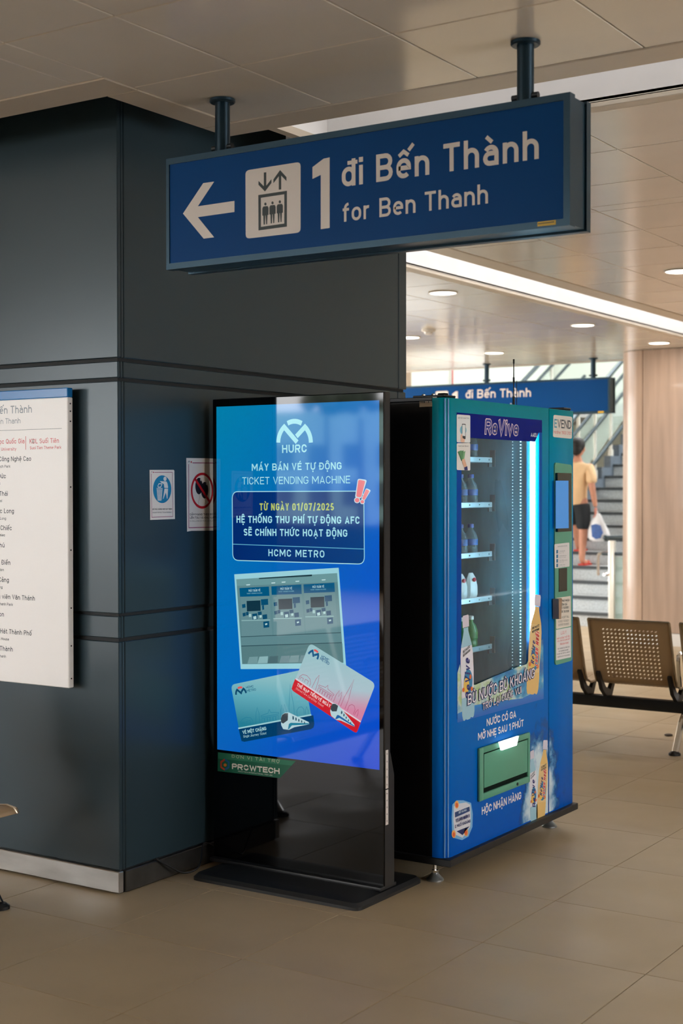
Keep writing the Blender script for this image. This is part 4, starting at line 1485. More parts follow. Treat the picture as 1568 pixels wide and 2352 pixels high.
# green payment panel
m_grn = mat('green_plastic', (88, 158, 132), .4, noise=(10, .03))
c4 = [PVX(*p) for p in ((1271, 1062), (1310.5, 1068), (1311, 1517), (1272, 1528))]
gp = MB().prism([VP.at(u, v, 0) for u, v in rquad(c4, .02)], (0, -.006, 0))
gpo = obj('payment_panel', gp, m_grn, vend, label='green payment panel')
VP2 = Panel((0, VF - .006, 0), (1, 0, 0), (0, -1, 0))
obj('tablet', MB().prism([VP2.at(u, v, 0) for u, v in rquad([VP2.px(*p) for p in ((1274.5, 1086), (1306.5, 1087), (1307, 1220), (1275, 1222))], .006)], (0, -.012, 0)), mat('tablet_black', (16, 17, 19), .2), gpo)
VP3 = Panel((0, VF - .018, 0), (1, 0, 0), (0, -1, 0))
shape(VP3, gpo, 'tablet_screen', [(1275.5, 1104), (1305, 1104), (1305.5, 1213), (1275.5, 1214)], mat('tablet_picture', (4, 4, 5), .05, emit=(44, 126, 196), noise=(5, .05)), 1, label='lit blue tablet picture')
s3 = shape(VP2, gpo, 'instruction_label', rquad([VP2.px(*p) for p in ((1272.8, 1250), (1307, 1246), (1307.5, 1301), (1273.5, 1305.5))], .006), ink((224, 222, 222)), 1, px=False)
mbx = MB()
for k in range(4):
    y = 1259.5 + k * 10.5 + 4
    mbx.poly([VP2.at(*VP2.px(x, yy), 2) for x, yy in ((1277, y), (1281, y - .5), (1281, y + 7.5), (1277, y + 8))])
obj('instruction_icons', mbx, ink((30, 116, 158)), s3, kind='stuff')
lettering(VP2, gpo, 'HƯỚNG DẪN SỬ DỤNG', (1280, 1257), (1302, 1254.5), 2.6, ink((70, 80, 90)), t=.14, layer=2)
for k, (a_, b_) in enumerate((('1. CHỌN SẢN PHẨM', 'SELECT ITEM'), ('2. CHỌN THANH TOÁN', 'SELECT PAYMENT'), ('3. ĐƯA TIỀN VÀO MÁY', 'INSERT MONEY'), ('4. NHẬN HÀNG', 'GET YOUR ITEM'))):
    y = 1267.5 + k * 10.5
    lettering(VP2, gpo, a_, (1283.5, y), (1297 + (k % 3) * 3, y - 1), 2.2, ink((110, 116, 122)), t=.14, layer=2)
    lettering(VP2, gpo, b_, (1283.5, y + 3.6), (1295 + (k % 2) * 4, y + 2.8), 1.9, ink((150, 154, 158)), t=.14, layer=2)
obj('note_slot', MB().prism([VP2.at(u, v, 1) for u, v in [VP2.px(*p) for p in ((1282.5, 1306), (1301, 1304), (1301, 1357), (1282.5, 1359.5))]], (0, -.002, 0)), mat('slot_black', (6, 8, 8), .3), gpo)
zl = zoomed(1240, 1290, 90 / 784)
s4 = shape(VP2, gpo, 'note_label', rquad([VP2.px(*zl(*p)) for p in ((318, 728), (612, 685), (616, 1290), (320, 1350))], .008), ink((224, 216, 204)), 1, px=False, label='cream label listing accepted banknotes')
for k, (bd, x0, x1, y) in enumerate((('LƯU Ý: MÁY NHẬN', 345, 582, 815), ('MỆNH GIÁ', 405, 540, 885), ('5.000Đ | 10.000Đ |', 350, 575, 955), ('20.000Đ | 50.000Đ', 350, 575, 1030))):
    lettering(VP2, gpo, bd, zl(x0, y), zl(x1, y - (x1 - x0) * .09), 46 * .115, ink((40, 50, 58)), t=.2, layer=2)
for k, (bd, x0, x1, y) in enumerate((('NOTE: ACCEPT BILL', 350, 580, 1146), ('5.000D | 10.000D |', 358, 575, 1222), ('20.000D | 50.000D', 360, 572, 1290))):
    lettering(VP2, gpo, bd, zl(x0, y), zl(x1, y - (x1 - x0) * .13), 42 * .115, ink((120, 120, 116)), t=.13, layer=2)
s5 = shape(VP2, gpo, 'note_label', rquad([VP2.px(*zl(*p)) for p in ((318, 1365), (614, 1308), (616, 1912), (320, 1976))], .004), ink((228, 226, 226)), 1, px=False, label='white label with red warning lines')
lettering(VP2, gpo, 'LƯU Ý', zl(412, 1460), zl(524, 1438), 60 * .115, ink((222, 74, 86)), t=.12, layer=2)
for bd, x0, x1, y, c, h_ in (('MÁY KHÔNG THỐI TIỀN', 335, 592, 1560, (214, 80, 88), 34), ('VUI LÒNG SỬ DỤNG HẾT', 340, 595, 1612, (214, 80, 88), 34), ('TIỀN ĐÃ ĐƯA VÀO MÁY', 395, 570, 1670, (214, 80, 88), 34),
                             ('THE VENDING MACHINE DOES', 345, 590, 1762, (86, 90, 98), 28), ('NOT DISPENSE CHANGE', 368, 562, 1812, (86, 90, 98), 28), ('PLEASE USE THE FULL AMOUNT', 335, 600, 1868, (86, 90, 98), 28), ('INSERTED INTO THE MACHINE', 345, 590, 1925, (86, 90, 98), 28)):
    lettering(VP2, gpo, bd, zl(x0, y), zl(x1, y - (x1 - x0) * .2), h_ * .115, ink(c), t=.15, layer=2)
# lock handle
hx = [VP2.px(*zl(*p)) for p in ((252, 745), (300, 742), (302, 1140), (255, 1143))]
m_hand = mat('handle_bronze_steel', (176, 150, 126), .35, metal=.6, noise=(12, .08))
mbh = MB().prism([VP2.at(u, v, 0) for u, v in hx], (0, -.03, 0))
ha, hb = hx[1], hx[2]
mbh.prism([VP2.at(ha[0], ha[1], 0), VP2.at(ha[0] + .045, ha[1], 0), VP2.at(ha[0] + .05, (ha[1] + hb[1]) / 2 + .04, 0), VP2.at(ha[0] + .04, hb[1] + .004, 0), VP2.at(hb[0], hb[1], 0), VP2.at(ha[0] + .028, (ha[1] + hb[1]) / 2, 0)], (0, -.012, 0))
obj('lock_handle', mbh, m_hand, vend, label='bronze coloured lock handle')
# ---- delivery hatch
ho = [PVX(*p) for p in ((1095.5, 1716), (1212, 1683), (1213.5, 1798), (1096.5, 1838.5))]
hi_ = [PVX(*p) for p in ((1105, 1729), (1207, 1697), (1210.5, 1783), (1108, 1818))]
X0, X1 = ho[0][0], ho[1][0]
Z1, Z0 = (ho[0][1] + ho[1][1]) / 2, (ho[2][1] + ho[3][1]) / 2
x0, x1 = hi_[0][0], hi_[1][0]
z1_, z0_ = (hi_[0][1] + hi_[1][1]) / 2, (hi_[2][1] + hi_[3][1]) / 2
hf = MB().rbox(X0, x0, VF - .013, VF, Z0, Z1, .006).rbox(x1, X1, VF - .013, VF, Z0, Z1, .006).rbox(x0 - .01, x1 + .01, VF - .013, VF, z1_, Z1, .006).rbox(x0 - .01, x1 + .01, VF - .013, VF, Z0, z0_, .006)
hatch = obj('delivery_hatch', hf, m_grn, vend, label='green delivery hatch frame')
obj('hatch_recess', MB().box(x0 - .004, x1 + .004, VF - .003, VF + .01, z0_ - .006, z1_ + .006), mat('recess_dark', (8, 24, 20), .7, spec=.1), hatch)
obj('hatch_flap', MB().rbox(x0 + .006, x1 - .004, VF - .011, VF - .004, z0_ + .020, z1_ - .004, .002), m_grn, hatch)
lx0, lx1 = PVX(1133, 1709)[0], PVX(1177, 1697)[0]
obj('hatch_lamp', MB().prism([(lx0, VF - .022, Z1 + .006), (lx1, VF - .022, Z1 + .006), (lx1 - .02, VF - .022, Z1 - .032), (lx0 + .02, VF - .022, Z1 - .032)], (0, -.008, 0)), mat('hatch_lamp_white', (240, 250, 248), .4, emit=(236, 250, 250), strength=1.6), hatch)
obj('hatch_lock', MB().tube([((x0 + x1) / 2 + .1, VF - .010, (Z0 + z0_) / 2), ((x0 + x1) / 2 + .1, VF - .016, (Z0 + z0_) / 2)], .007, 12), m_dark, hatch)
# ---- lower prints: two bottles in a splash, round vitamin badge
m_spl2 = bpy.data.materials.new('spray_print')
m_spl2.use_nodes = True
t = m_spl2.node_tree
b = t.nodes['Principled BSDF']
b.inputs['Roughness'].default_value = .28
tc = t.nodes.new('ShaderNodeTexCoord')
n1 = t.nodes.new('ShaderNodeTexNoise')
n1.inputs['Scale'].default_value = 9
n1.inputs['Detail'].default_value = 7
n1.inputs['Roughness'].default_value = .65
t.links.new(tc.outputs['Object'], n1.inputs['Vector'])
gr = t.nodes.new('ShaderNodeTexGradient')
gr.gradient_type = 'SPHERICAL'
mp = t.nodes.new('ShaderNodeMapping')
cx_, cz_ = PVX(1238, 1835)
mp.inputs['Location'].default_value = (-(cx_ - LV.x) * 4.2, 0, -cz_ * 2.2 + .10)
mp.inputs['Scale'].default_value = (4.2, 0, 2.2)
t.links.new(tc.outputs['Object'], mp.inputs['Vector'])
t.links.new(mp.outputs[0], gr.inputs['Vector'])
ad = t.nodes.new('ShaderNodeMath')
ad.operation = 'MULTIPLY_ADD'
ad.inputs[1].default_value = .9
t.links.new(gr.outputs['Fac'], ad.inputs[0])
t.links.new(n1.outputs['Fac'], ad.inputs[2])
r1 = t.nodes.new('ShaderNodeValToRGB')
r1.color_ramp.elements[0].position = .62
r1.color_ramp.elements[0].color = lin((3, 56, 152))
r1.color_ramp.elements[1].position = 1.0
r1.color_ramp.elements[1].color = lin((206, 226, 236))
e_ = r1.color_ramp.elements.new(.78)
e_.color = lin((40, 130, 190))
t.links.new(ad.outputs[0], r1.inputs['Fac'])
t.links.new(r1.outputs['Color'], b.inputs['Base Color'])
al = t.nodes.new('ShaderNodeMapRange')
al.inputs['From Min'].default_value = .60
al.inputs['From Max'].default_value = .82
t.links.new(ad.outputs[0], al.inputs['Value'])
t.links.new(al.outputs[0], b.inputs['Alpha'])
shape(VP, vend, 'spray_print', [(1.42, .118), (1.741, .118), (1.741, .70), (1.60, .66), (1.53, .56), (1.50, .38), (1.40, .25)], m_spl2, 1, px=False)
shape(VP, vend, 'spray_print', [(1.752, .118), (1.93, .118), (1.97, .3), (1.93, .55), (1.83, .68), (1.752, .70)], m_spl2, 1, px=False)
bottle_print(vend, (1221, 1724), (1226, 1886), 17, 'clear', 3)
bottle_print(vend, (1252, 1700), (1240, 1883), 21, 'gold', 3)
zb = zoomed(1020, 1680, 310 / 1568)
g_ = lambda *P: [zb(*p) for p in P]
bdg = shape(VP, vend, 'vitamin_badge', g_((92, 850), (140, 800), (220, 800), (310, 830), (330, 960), (325, 1110), (280, 1220), (205, 1262), (120, 1240), (90, 1180), (84, 1000)), ink((120, 180, 226)), 2, label='shield shaped vitamin badge print')
shape(VP, bdg, 'badge_face', g_((110, 870), (170, 838), (250, 824), (300, 850), (306, 980), (300, 1110), (210, 1236), (120, 1195), (104, 1040)), ink((214, 216, 226)), 3)
shape(VP, bdg, 'badge_band', g_((120, 940), (290, 872), (294, 926), (122, 1000)), ink((16, 60, 120)), 4)
shape(VP, bdg, 'badge_tip', g_((140, 1160), (290, 1100), (210, 1205)), ink((20, 40, 96)), 4)
for (x, y) in ((142, 850), (108, 1192), (250, 1172)):
    shape(VP, bdg, 'badge_seal', [zb(*p) for p in disc(x, y, 24, 46)], ink((240, 180, 100)), 4)
    shape(VP, bdg, 'badge_seal_core', [zb(*p) for p in disc(x, y + 6, 15, 28)], ink((222, 92, 52)), 5)
for bd, a_, c_, cap in (('BỔ SUNG', (164, 956), (254, 922), 26), ('VITAMIN NHÓM B', (128, 1060), (290, 996), 40), ('& MUỐI KHOÁNG', (122, 1124), (300, 1056), 36)):
    lettering(VP, bdg, bd, zb(*a_), zb(*c_), cap * .1977, ink((206, 220, 230) if bd[0] == 'B' else (24, 44, 110)), t=.2, layer=6)
# ---- side barcode, hinge plate, feet, aerials
SP = Panel((VX0 + .008, 0, 0), (0, -1, 0), (-1, 0, 0))
bc = [SP.px(*p) for p in ((963, 913), (1003, 911), (1003, 933), (963, 935))]
bl = obj('barcode_label', MB().poly([SP.at(u, v, 2) for u, v in bc]), ink((214, 196, 170)), vend, label='barcode label on the black side')
mbx = MB()
random.seed(3)
uu = bc[0][0] + .006
while uu < bc[1][0] - .006:
    wd = random.choice((.002, .003, .005, .007))
    va, vb = bc[0][1] - .006, bc[3][1] + .016
    mbx.poly([SP.at(uu, vb, 3), SP.at(uu + wd, vb, 3), SP.at(uu + wd, va, 3), SP.at(uu, va, 3)])
    uu += wd + random.choice((.002, .003, .004))
obj('barcode_bars', mbx, ink((52, 58, 54)), bl, kind='stuff')
obj('hinge_plate', MB().rbox(.80, .90, -1.005, -.86, VZ1 + .003, VZ1 + .012, .003, 1).rbox(.815, .85, -1.0, -.965, VZ1 + .011, VZ1 + .02, .004, 1), m_black, vend)
for yy in (-.90, -.945):
    obj('hinge_screw', MB().lathe((.82, yy, VZ1 + .011), [(.008, 0), (.008, .005), (.005, .008)], 10), m_chrome, vend)
obj('hinge_plate', MB().rbox(1.93, 2.01, -1.01, -.93, VZ1 + .003, VZ1 + .014, .003, 1), m_black, vend)
for (x, y) in ((.86, -.93), (1.95, -.93), (.86, -.25), (1.95, -.25)):
    ft = obj('levelling_foot', MB().lathe((x, y, 0), [(.036, 0), (.036, .006), (.030, .012), (.016, .026), (.014, .032)], 16), mat('foot_grey', (150, 154, 154), .35, metal=.6), vend)
    obj('foot_bolt', MB().tube([(x, y, .03), (x, y, .09)], .0075, 10).lathe((x, y, .032), [(.013, 0), (.013, .010)], 6), m_chrome, ft)
obj('aerial', MB().tube([(1.53, -.95, 1.955), (1.53, -.95, 2.0)], .006, 8).tube([(1.53, -.95, 2.0), (1.53, -.95, 2.16)], .0022, 6).tube([(1.53, -.95, 2.06), (1.53, -.95, 2.085)], .0045, 6).tube([(1.53, -.95, 2.145), (1.53, -.95, 2.165)], .004, 6), m_black, vend)
obj('aerial', MB().tube([(1.60, -.93, 1.955), (1.60, -.93, 2.075)], .0015, 6), m_black, vend)
# ================================================================== HANGING SIGNS
m_sblue = mat('sign_face_blue', (0, 66, 126), .45, spec=.1, noise=(1.5, .04))
m_sframe = mat('sign_frame_dark_teal', (34, 62, 78), .3, metal=.5, noise=(6, .05))
m_spole = mat('sign_pole_teal', (26, 52, 66), .35, metal=.5, noise=(6, .05))
m_swhite = ink((226, 216, 208), .45)
m_sink = ink((30, 40, 40), .45)


def sign_body(root, X, ya, yb, za, zb):
    """double sided box sign, faces across X; ya<yb"""
    obj('sign_core', MB().box(X + .04, X + .122, ya + .006, yb - .006, za + .006, zb - .006), m_sframe, root)
    for (a, b_) in ((X, X + .036), (X + .125, X + .155)):
        f = MB().box(a, b_, ya, yb, za, za + .022).box(a, b_, ya, yb, zb - .022, zb).box(a, b_, ya, ya + .022, za + .022, zb - .022).box(a, b_, yb - .014, yb, za + .022, zb - .022)
        fr_ = obj('sign_frame', f, m_sframe, root)
        obj('sign_face', MB().box(a + .004, b_ - .004, ya + .02, yb - .012, za + .02, zb - .02), m_sblue, fr_)
    return


def sign_pole(root, x, y, zb, r=.027):
    p = obj('pole', MB().tube([(x, y, zb - .02), (x, y, 2.998)], r, 20), m_spole, root)
    obj('ceiling_flange', MB().lathe((x, y, 2.985), [(r + .016, 0), (r + .020, .004), (r + .020, .0125)], 24), m_spole, p)
    obj('clamp_bolt', MB().tube([(x - .0, y - r - .018, zb + .030), (x, y + r + .018, zb + .030)], .011, 10), m_dark, p)


sign = thing('hanging_sign', 'large blue hanging sign with arrow and lift symbol nearest the camera', 'sign', (-.085, -1.18, 2.39))
sign_body(sign, -.162, -1.98, -.385, 2.392, 2.795)
sign_pole(sign, -.085, -.586, 2.795)
sign_pole(sign, -.085, -1.793, 2.795)
GP = Panel((-.158, 0, 0), (0, -1, 0), (-1, 0, 0))
zs = zoomed(380, 360, 320 / 1568)
G = lambda *P: [zs(*p) for p in P]
shapes(GP, sign, 'arrow', [G((197, 640), (425, 297), (548, 280), (365, 558)), G((197, 640), (365, 558), (776, 497), (776, 622), (365, 680)), G((197, 640), (365, 680), (548, 907), (430, 922))], m_swhite, 2)
ib = shape(GP, sign, 'lift_symbol', rquad(G((900, 155), (1520, 58), (1520, 852), (903, 924)), 10), m_swhite, 2, label='white square with lift passengers and arrows')
shapes(GP, ib, 'down_arrow', [G((1107, 178), (1135, 174), (1135, 350), (1107, 354)), G((1047, 272), (1120, 345), (1120, 392), (1047, 316)), G((1193, 252), (1193, 296), (1120, 392), (1120, 345))], m_sink, 3)
shapes(GP, ib, 'up_arrow', [G((1275, 190), (1303, 190), (1303, 368), (1275, 372)), G((1290, 150), (1362, 230), (1362, 274), (1290, 200)), G((1290, 150), (1290, 200), (1215, 300), (1215, 256))], m_sink, 3)
fo = G((1045, 432), (1367, 383), (1367, 787), (1047, 830))
fi = G((1074, 463), (1337, 423), (1337, 752), (1075, 790))
shapes(GP, ib, 'cabin_frame', [[fo[i], fo[(i + 1) % 4], fi[(i + 1) % 4], fi[i]] for i in range(4)], m_sink, 3)
for (x, y) in ((1125, 533), (1205, 520), (1287, 508)):
    mbm = [[zs(*p) for p in disc(x, y, 13, 17)], G((x - 35, y + 50), (x - 24, y + 28), (x + 24, y + 22), (x + 35, y + 42), (x + 35, y + 120), (x + 24, y + 124), (x - 24, y + 131), (x - 35, y + 130)), G((x - 24, y + 128), (x - 2, y + 126), (x - 6, y + 230), (x - 20, y + 232)), G((x + 2, y + 126), (x + 24, y + 122), (x + 20, y + 226), (x + 8, y + 228))]
    shapes(GP, ib, 'passenger_figure', mbm, m_sink, 3)
shapes(GP, sign, 'numeral', [[(717.5, 384), (743, 364.5), (757, 361.5), (757, 392), (717.5, 411)], [(736.5, 375), (757, 372), (757, 523.5), (736.5, 526.5)]], m_swhite, 2)
lettering(GP, sign, 'đi Bến Thành', (785, 430), (1237, 364.5), 62, m_swhite, t=.165, track=.16, layer=2)
lettering(GP, sign, 'for Ben Thanh', (787, 510), (1120.5, 467), 43, m_swhite, t=.15, track=.15, layer=2)
yt_ = Panel((-.162, 0, 0), (0, -1, 0), (-1, 0, 0))
ys = shape(yt_, sign, 'asset_tag', [(1234, 510), (1276, 505), (1276, 516), (1234, 520.5)], ink((214, 172, 40)), 2, label='small yellow asset tag')
strokes(yt_, ys, 'tag_print', [[(1237 + k * 3.4, 512.5 - k * .42), (1237 + k * 3.4, 515.5 - k * .42)] for k in range(11)], .004, ink((90, 76, 30)), 3, kind='stuff')

fs_ = thing('hanging_sign', 'distant blue hanging sign over the stairs, half hidden by the vending machine', 'sign', (10.2, 3.6, 2.4))
FX = 10.13
sign_body(fs_, FX, 2.19, 5.05, 2.40, 2.782)
sign_pole(fs_, 10.2, 3.70, 2.782)
sign_pole(fs_, 10.2, 2.41, 2.782)
FP = Panel((FX + .004, 0, 0), (0, -1, 0), (-1, 0, 0))
lettering(FP, fs_, 'đi Bến Thành', (1069, 915), (1219, 911), 19.5, m_swhite, t=.16, track=.15, layer=4)
lettering(FP, fs_, 'for Ben Thanh', (1069, 942), (1180, 939.5), 13, m_swhite, t=.15, track=.14, layer=4)
shapes(FP, fs_, 'numeral', [[(1038, 905), (1046, 899), (1051, 898.5), (1051, 906), (1038, 912)], [(1044.5, 903), (1051, 902.5), (1051, 942), (1044.5, 942.5)]], m_swhite, 4)
shape(FP, fs_, 'lift_symbol', rquad([(1000, 899), (1029, 897.5), (1029, 943), (1000, 944.5)], 4), m_swhite, 4)
shape(Panel((FX, 0, 0), (0, -1, 0), (-1, 0, 0)), fs_, 'asset_tag', [(1373, 944.5), (1386, 944), (1386, 948), (1373, 949)], ink((214, 172, 40)), 4)

# ================================================================== STATION LIST BOARD on the left face
board = thing('station_board', 'white station list board with blue top strip on the column', 'board', (-.045, .66, .803))
m_bw = mat('board_white', (242, 239, 236), .35, noise=(2, .015))
BY0, BY1 = .211, 1.2
obj('board_panel', MB().rbox(-.06, -.03, BY0, BY1, .803, 1.955, .003, 1), m_bw, board)
obj('header_strip', MB().rbox(-.0602, -.03, BY0, BY1, 1.955, 1.993, .003, 1), mat('board_header_blue', (20, 112, 178), .25), board)
for zz in (.95, 1.4, 1.85):
    obj('stand_off', MB().box(-.031, -.0005, .5, .53, zz - .02, zz + .02), m_dark, board)
for zz in (1.93, 1.90, 1.86, 1.60, 1.35, 1.12, 0.97, .84):
    obj('edge_screw', MB().ball((-.045, BY0, zz), .0035, 8), m_dark, board)
BP = Panel((-.0602, 0, 0), (0, -1, 0), (-1, 0, 0))
z3b = zoomed(0, 800, 500 / 1470)


def brow(body, end, cap, rgb, k=1.22, t=.14, tr=.16):
    e = BP.px(*z3b(*end))
    H = abs(BP.px(*z3b(end[0], end[1] - cap))[1] - e[1])
    return lettering_m(BP, board, body, e[0], e[1], H, ink(rgb), t=t, k=k, track=tr, layer=1, align='r')


GR = (150, 158, 164)
RD = (214, 104, 112)
BK = (62, 70, 74)
brow('đi Bến Thành', (215, 434), 52, GR, 1.25)
brow('for Ben Thanh', (138, 506), 37, GR, 1.25, .12)
strokes(BP, board, 'rule', [[z3b(-900, 588), z3b(418, 541)]], .0015, ink((120, 126, 130)), 1)
brow('Đại học Quốc Gia', (165, 641), 32, RD)
strokes(BP, board, 'divider', [[z3b(174, 594), z3b(174, 684)]], .0028, ink(RD), 1)
brow('KDL Suối Tiên', (398, 638), 32, RD)
brow('National University', (110, 690), 22, RD, 1.25)
brow('Suoi Tien Theme Park', (414, 678), 21, RD, 1.25)
rows = [('Khu Công Nghệ Cao', (210, 760), 'High-tech Park', (70, 806)), ('Thủ Đức', (40, 878), 'Thu Duc', (3, 921)), ('Bình Thái', (53, 996), 'Binh Thai', (14, 1038)), ('Phước Long', (94, 1114), 'Phuoc Long', (41, 1158)),
        ('Rạch Chiếc', (80, 1229), 'Rach Chiec', (34, 1271)), ('An Phú', (30, 1345), 'An Phu', (-12, 1388)), ('Thảo Điền', (70, 1463), 'Thao Dien', (27, 1505)), ('Tân Cảng', (60, 1580), 'Tan Cang', (17, 1622)),
        ('Công viên Văn Thánh', (235, 1704), 'Van Thanh Park', (87, 1740)), ('Ba Son', (27, 1812), 'Ba Son', (-20, 1852)), ('Nhà Hát Thành Phố', (213, 1940), 'Opera House', (61, 1974)), ('Bến Thành', (86, 2048), 'Ben Thanh', (40, 2090))]
for a, pa, b_, pb in rows:
    brow(a, pa, 32, BK)
    brow(b_, pb, 19, BK, 1.25)

# ================================================================== NOTICES on the shaded face
NP = Panel((0, 0, 0), (1, 0, 0), (0, -1, 0))
zn = zoomed(320, 1030, 180 / 1568)
N_ = lambda *P: [zn(*p) for p in P]


def notice(name, pts, label, thick=.0008):
    uv = [NP.px(*zn(*p)) for p in pts]
    return obj(name, MB().prism([(u, -.0004, v) for u, v in uv], (0, -thick, 0)), mat('notice_paper', (222, 218, 214), .4, noise=(20, .01)), label=label, cat='notice', loc=(uv[0][0], 0, uv[-1][1]))


NQ = Panel((0, -.0013, 0), (1, 0, 0), (0, -1, 0))
n1 = notice('notice', ((200, 430), (680, 428), (695, 445), (706, 1412), (212, 1430)), 'small white litter notice with a blue disc on the column')
m_pur = ink((150, 70, 110))
strokes(NQ, n1, 'border_line', [N_((300, 480), (660, 478), (668, 1362), (246, 1378), (238, 505))], .0022, m_pur, 1)
shape(NQ, n1, 'mini_mark', [zn(*p) for p in disc(280, 478, 10, 14)], ink((176, 50, 80)), 1)
strokes(NQ, n1, 'mini_mark', [N_((238, 480), (240, 466), (256, 466), (258, 480))], .002, ink((120, 130, 140)), 1)
shape(NQ, n1, 'blue_disc', [zn(*p) for p in disc(455, 816, 183, 278, 40)], ink((24, 128, 176)), 1)
m_pw = ink((212, 214, 216))
shape(NQ, n1, 'figure_head', [zn(*p) for p in disc(511, 608, 32, 44)], m_pw, 2)
shape(NQ, n1, 'figure_body', N_((405, 655), (540, 660), (560, 700), (574, 782), (566, 794), (498, 788), (486, 712), (440, 690)), m_pw, 2)
shapes(NQ, n1, 'figure_legs', [N_((500, 806), (538, 806), (534, 868), (478, 1010), (470, 1008)), N_((532, 806), (572, 806), (560, 1004), (548, 1004), (526, 868))], m_pw, 2, kind='stuff')
strokes(NQ, n1, 'litter', [N_((388, 706), (438, 706), (450, 720), (422, 776), (374, 772), (366, 752), (388, 706))], .0035, m_pw, 2)
shape(NQ, n1, 'bin_rim', N_((340, 790), (460, 794), (458, 806), (342, 802)), m_pw, 2)
shape(NQ, n1, 'bin_base', N_((358, 1028), (440, 1028), (436, 1044), (364, 1042)), m_pw, 2)
strokes(NQ, n1, 'bin_mesh', [N_((346 + k * 22, 806), (366 + k * 14.5, 1030)) for k in range(6)] + [N_((346 + j * 2.2, 830 + j * 28), (456 - j * 2.2, 832 + j * 28)) for j in range(8)], .0022, m_pw, 2, kind='stuff')
lettering(NQ, n1, 'BỎ RÁC ĐÚNG NƠI QUY ĐỊNH', zn(262, 1232), zn(652, 1226), 30 * .115, ink((50, 54, 60)), t=.2, layer=1)
lettering(NQ, n1, 'PLEASE DISPOSE TRASH PROPERLY', zn(264, 1296), zn(650, 1290), 26 * .115, ink((110, 112, 116)), t=.13, layer=1)
n2 = notice('notice', ((934, 190), (1700, 205), (1712, 1640), (1040, 1648), (950, 1664)), 'larger white no balloons notice half behind the kiosk')
strokes(NQ, n2, 'border_line', [N_((1062, 288), (1660, 294), (1668, 1570), (988, 1586), (984, 312))], .0035, m_pur, 1)
shape(NQ, n2, 'mini_mark', [zn(*p) for p in disc(1038, 272, 12, 20)], ink((186, 50, 70)), 1)
strokes(NQ, n2, 'mini_mark', [N_((976, 290), (980, 256), (1008, 256), (1012, 290))], .003, ink((120, 130, 140)), 1)
for (x, y, rx, ry, s__) in ((1190, 752, 72, 166, 1), (1305, 836, 72, 166, 1)):
    shape(NQ, n2, 'balloon', [zn(*p) for p in disc(x, y, rx, ry, 28)], ink((26, 28, 40)), 1)
    strokes(NQ, n2, 'balloon_gleam', [N_((x + 26, y - 136), (x + 44, y - 104))], .005, m_pw, 2)
    strokes(NQ, n2, 'balloon_string', [N_((x + 4, y + ry), (x + 16, y + ry + 60), (x - 10, y + ry + 140), (x - 12, y + ry + 220))], .0015, ink((150, 140, 136)), 1)
ring = [NQ.px(*zn(*p)) for p in disc(1253, 845, 210, 336, 48)]
strokes(NQ, n2, 'prohibition_ring', [ring + [ring[0]]], .0105, ink((188, 28, 42)), 3, px=False)
strokes(NQ, n2, 'prohibition_bar', [N_((1112, 612), (1398, 1062))], .0115, ink((188, 28, 42)), 3)
lettering(NQ, n2, 'CẤM MANG THEO BÓNG BAY', zn(1004, 1340), zn(1640, 1336), 40 * .115, ink((44, 48, 54)), t=.2, layer=1)
lettering(NQ, n2, 'LÊN TÀU VÀ KHU VỰC KE GA', zn(1008, 1406), zn(1640, 1402), 40 * .115, ink((44, 48, 54)), t=.2, layer=1)
lettering(NQ, n2, 'NO BALLOONS ON TRAIN AND PLATFORM AREA', zn(1006, 1464), zn(1640, 1462), 26 * .115, ink((110, 112, 116)), t=.13, layer=1)

# ================================================================== BENCHES (perforated steel seats on a beam)
m_seat = mat('bronze_perforated_steel', (176, 148, 112), .36, metal=.3, noise=(5, .05))
m_seatedge = mat('seat_edge_steel', (170, 156, 136), .25, metal=.8)
m_beam = mat('bench_beam_black', (20, 21, 23), .45, noise=(6, .06))


def perforated_sheet(prof, wdt, holes):
    """sheet following profile [(x,z)] across y; holes punched in the middle field (cells with slanted openings)"""
    mb = MB()
    # resample profile
    L = [0]
    for i in range(1, len(prof)):
        L.append(L[-1] + math.dist(prof[i], prof[i - 1]))

    def at(s):
        for i in range(1, len(prof)):
            if s <= L[i] + 1e-9:
                f = (s - L[i - 1]) / (L[i] - L[i - 1])
                return (prof[i - 1][0] + (prof[i][0] - prof[i - 1][0]) * f, prof[i - 1][1] + (prof[i][1] - prof[i - 1][1]) * f)
        return prof[-1]
    nu, ns = 20, max(6, int(round(L[-1] / (wdt / 20))))
    cu, cs = wdt / nu, L[-1] / ns

    def V3(u, s):
        x, z = at(min(max(s, 0), L[-1]))
        return (x, u, z)
    for a in range(nu):
        for b_ in range(ns):
            u0_, s0_ = -wdt / 2 + a * cu, b_ * cs
            q = [(u0_, s0_), (u0_ + cu, s0_), (u0_ + cu, s0_ + cs), (u0_, s0_ + cs)]
            inside = 3 <= a < nu - 3 and any(h0 <= (s0_ + cs / 2) <= h1 for h0, h1 in holes)
            if not inside:
                mb.add([V3(*p) for p in q], [(0, 1, 2, 3)])
            else:
                c_ = (u0_ + cu / 2, s0_ + cs / 2)
                hq = [(c_[0] - cu * .32, c_[1] - cs * .16), (c_[0] - cu * .02, c_[1] - cs * .24), (c_[0] + cu * .32, c_[1] + cs * .16), (c_[0] + cu * .02, c_[1] + cs * .24)]
                mb.add([V3(*p) for p in q + hq], [(0, 1, 5, 4), (1, 2, 6, 5), (2, 3, 7, 6), (3, 0, 4, 7)])
    return mb


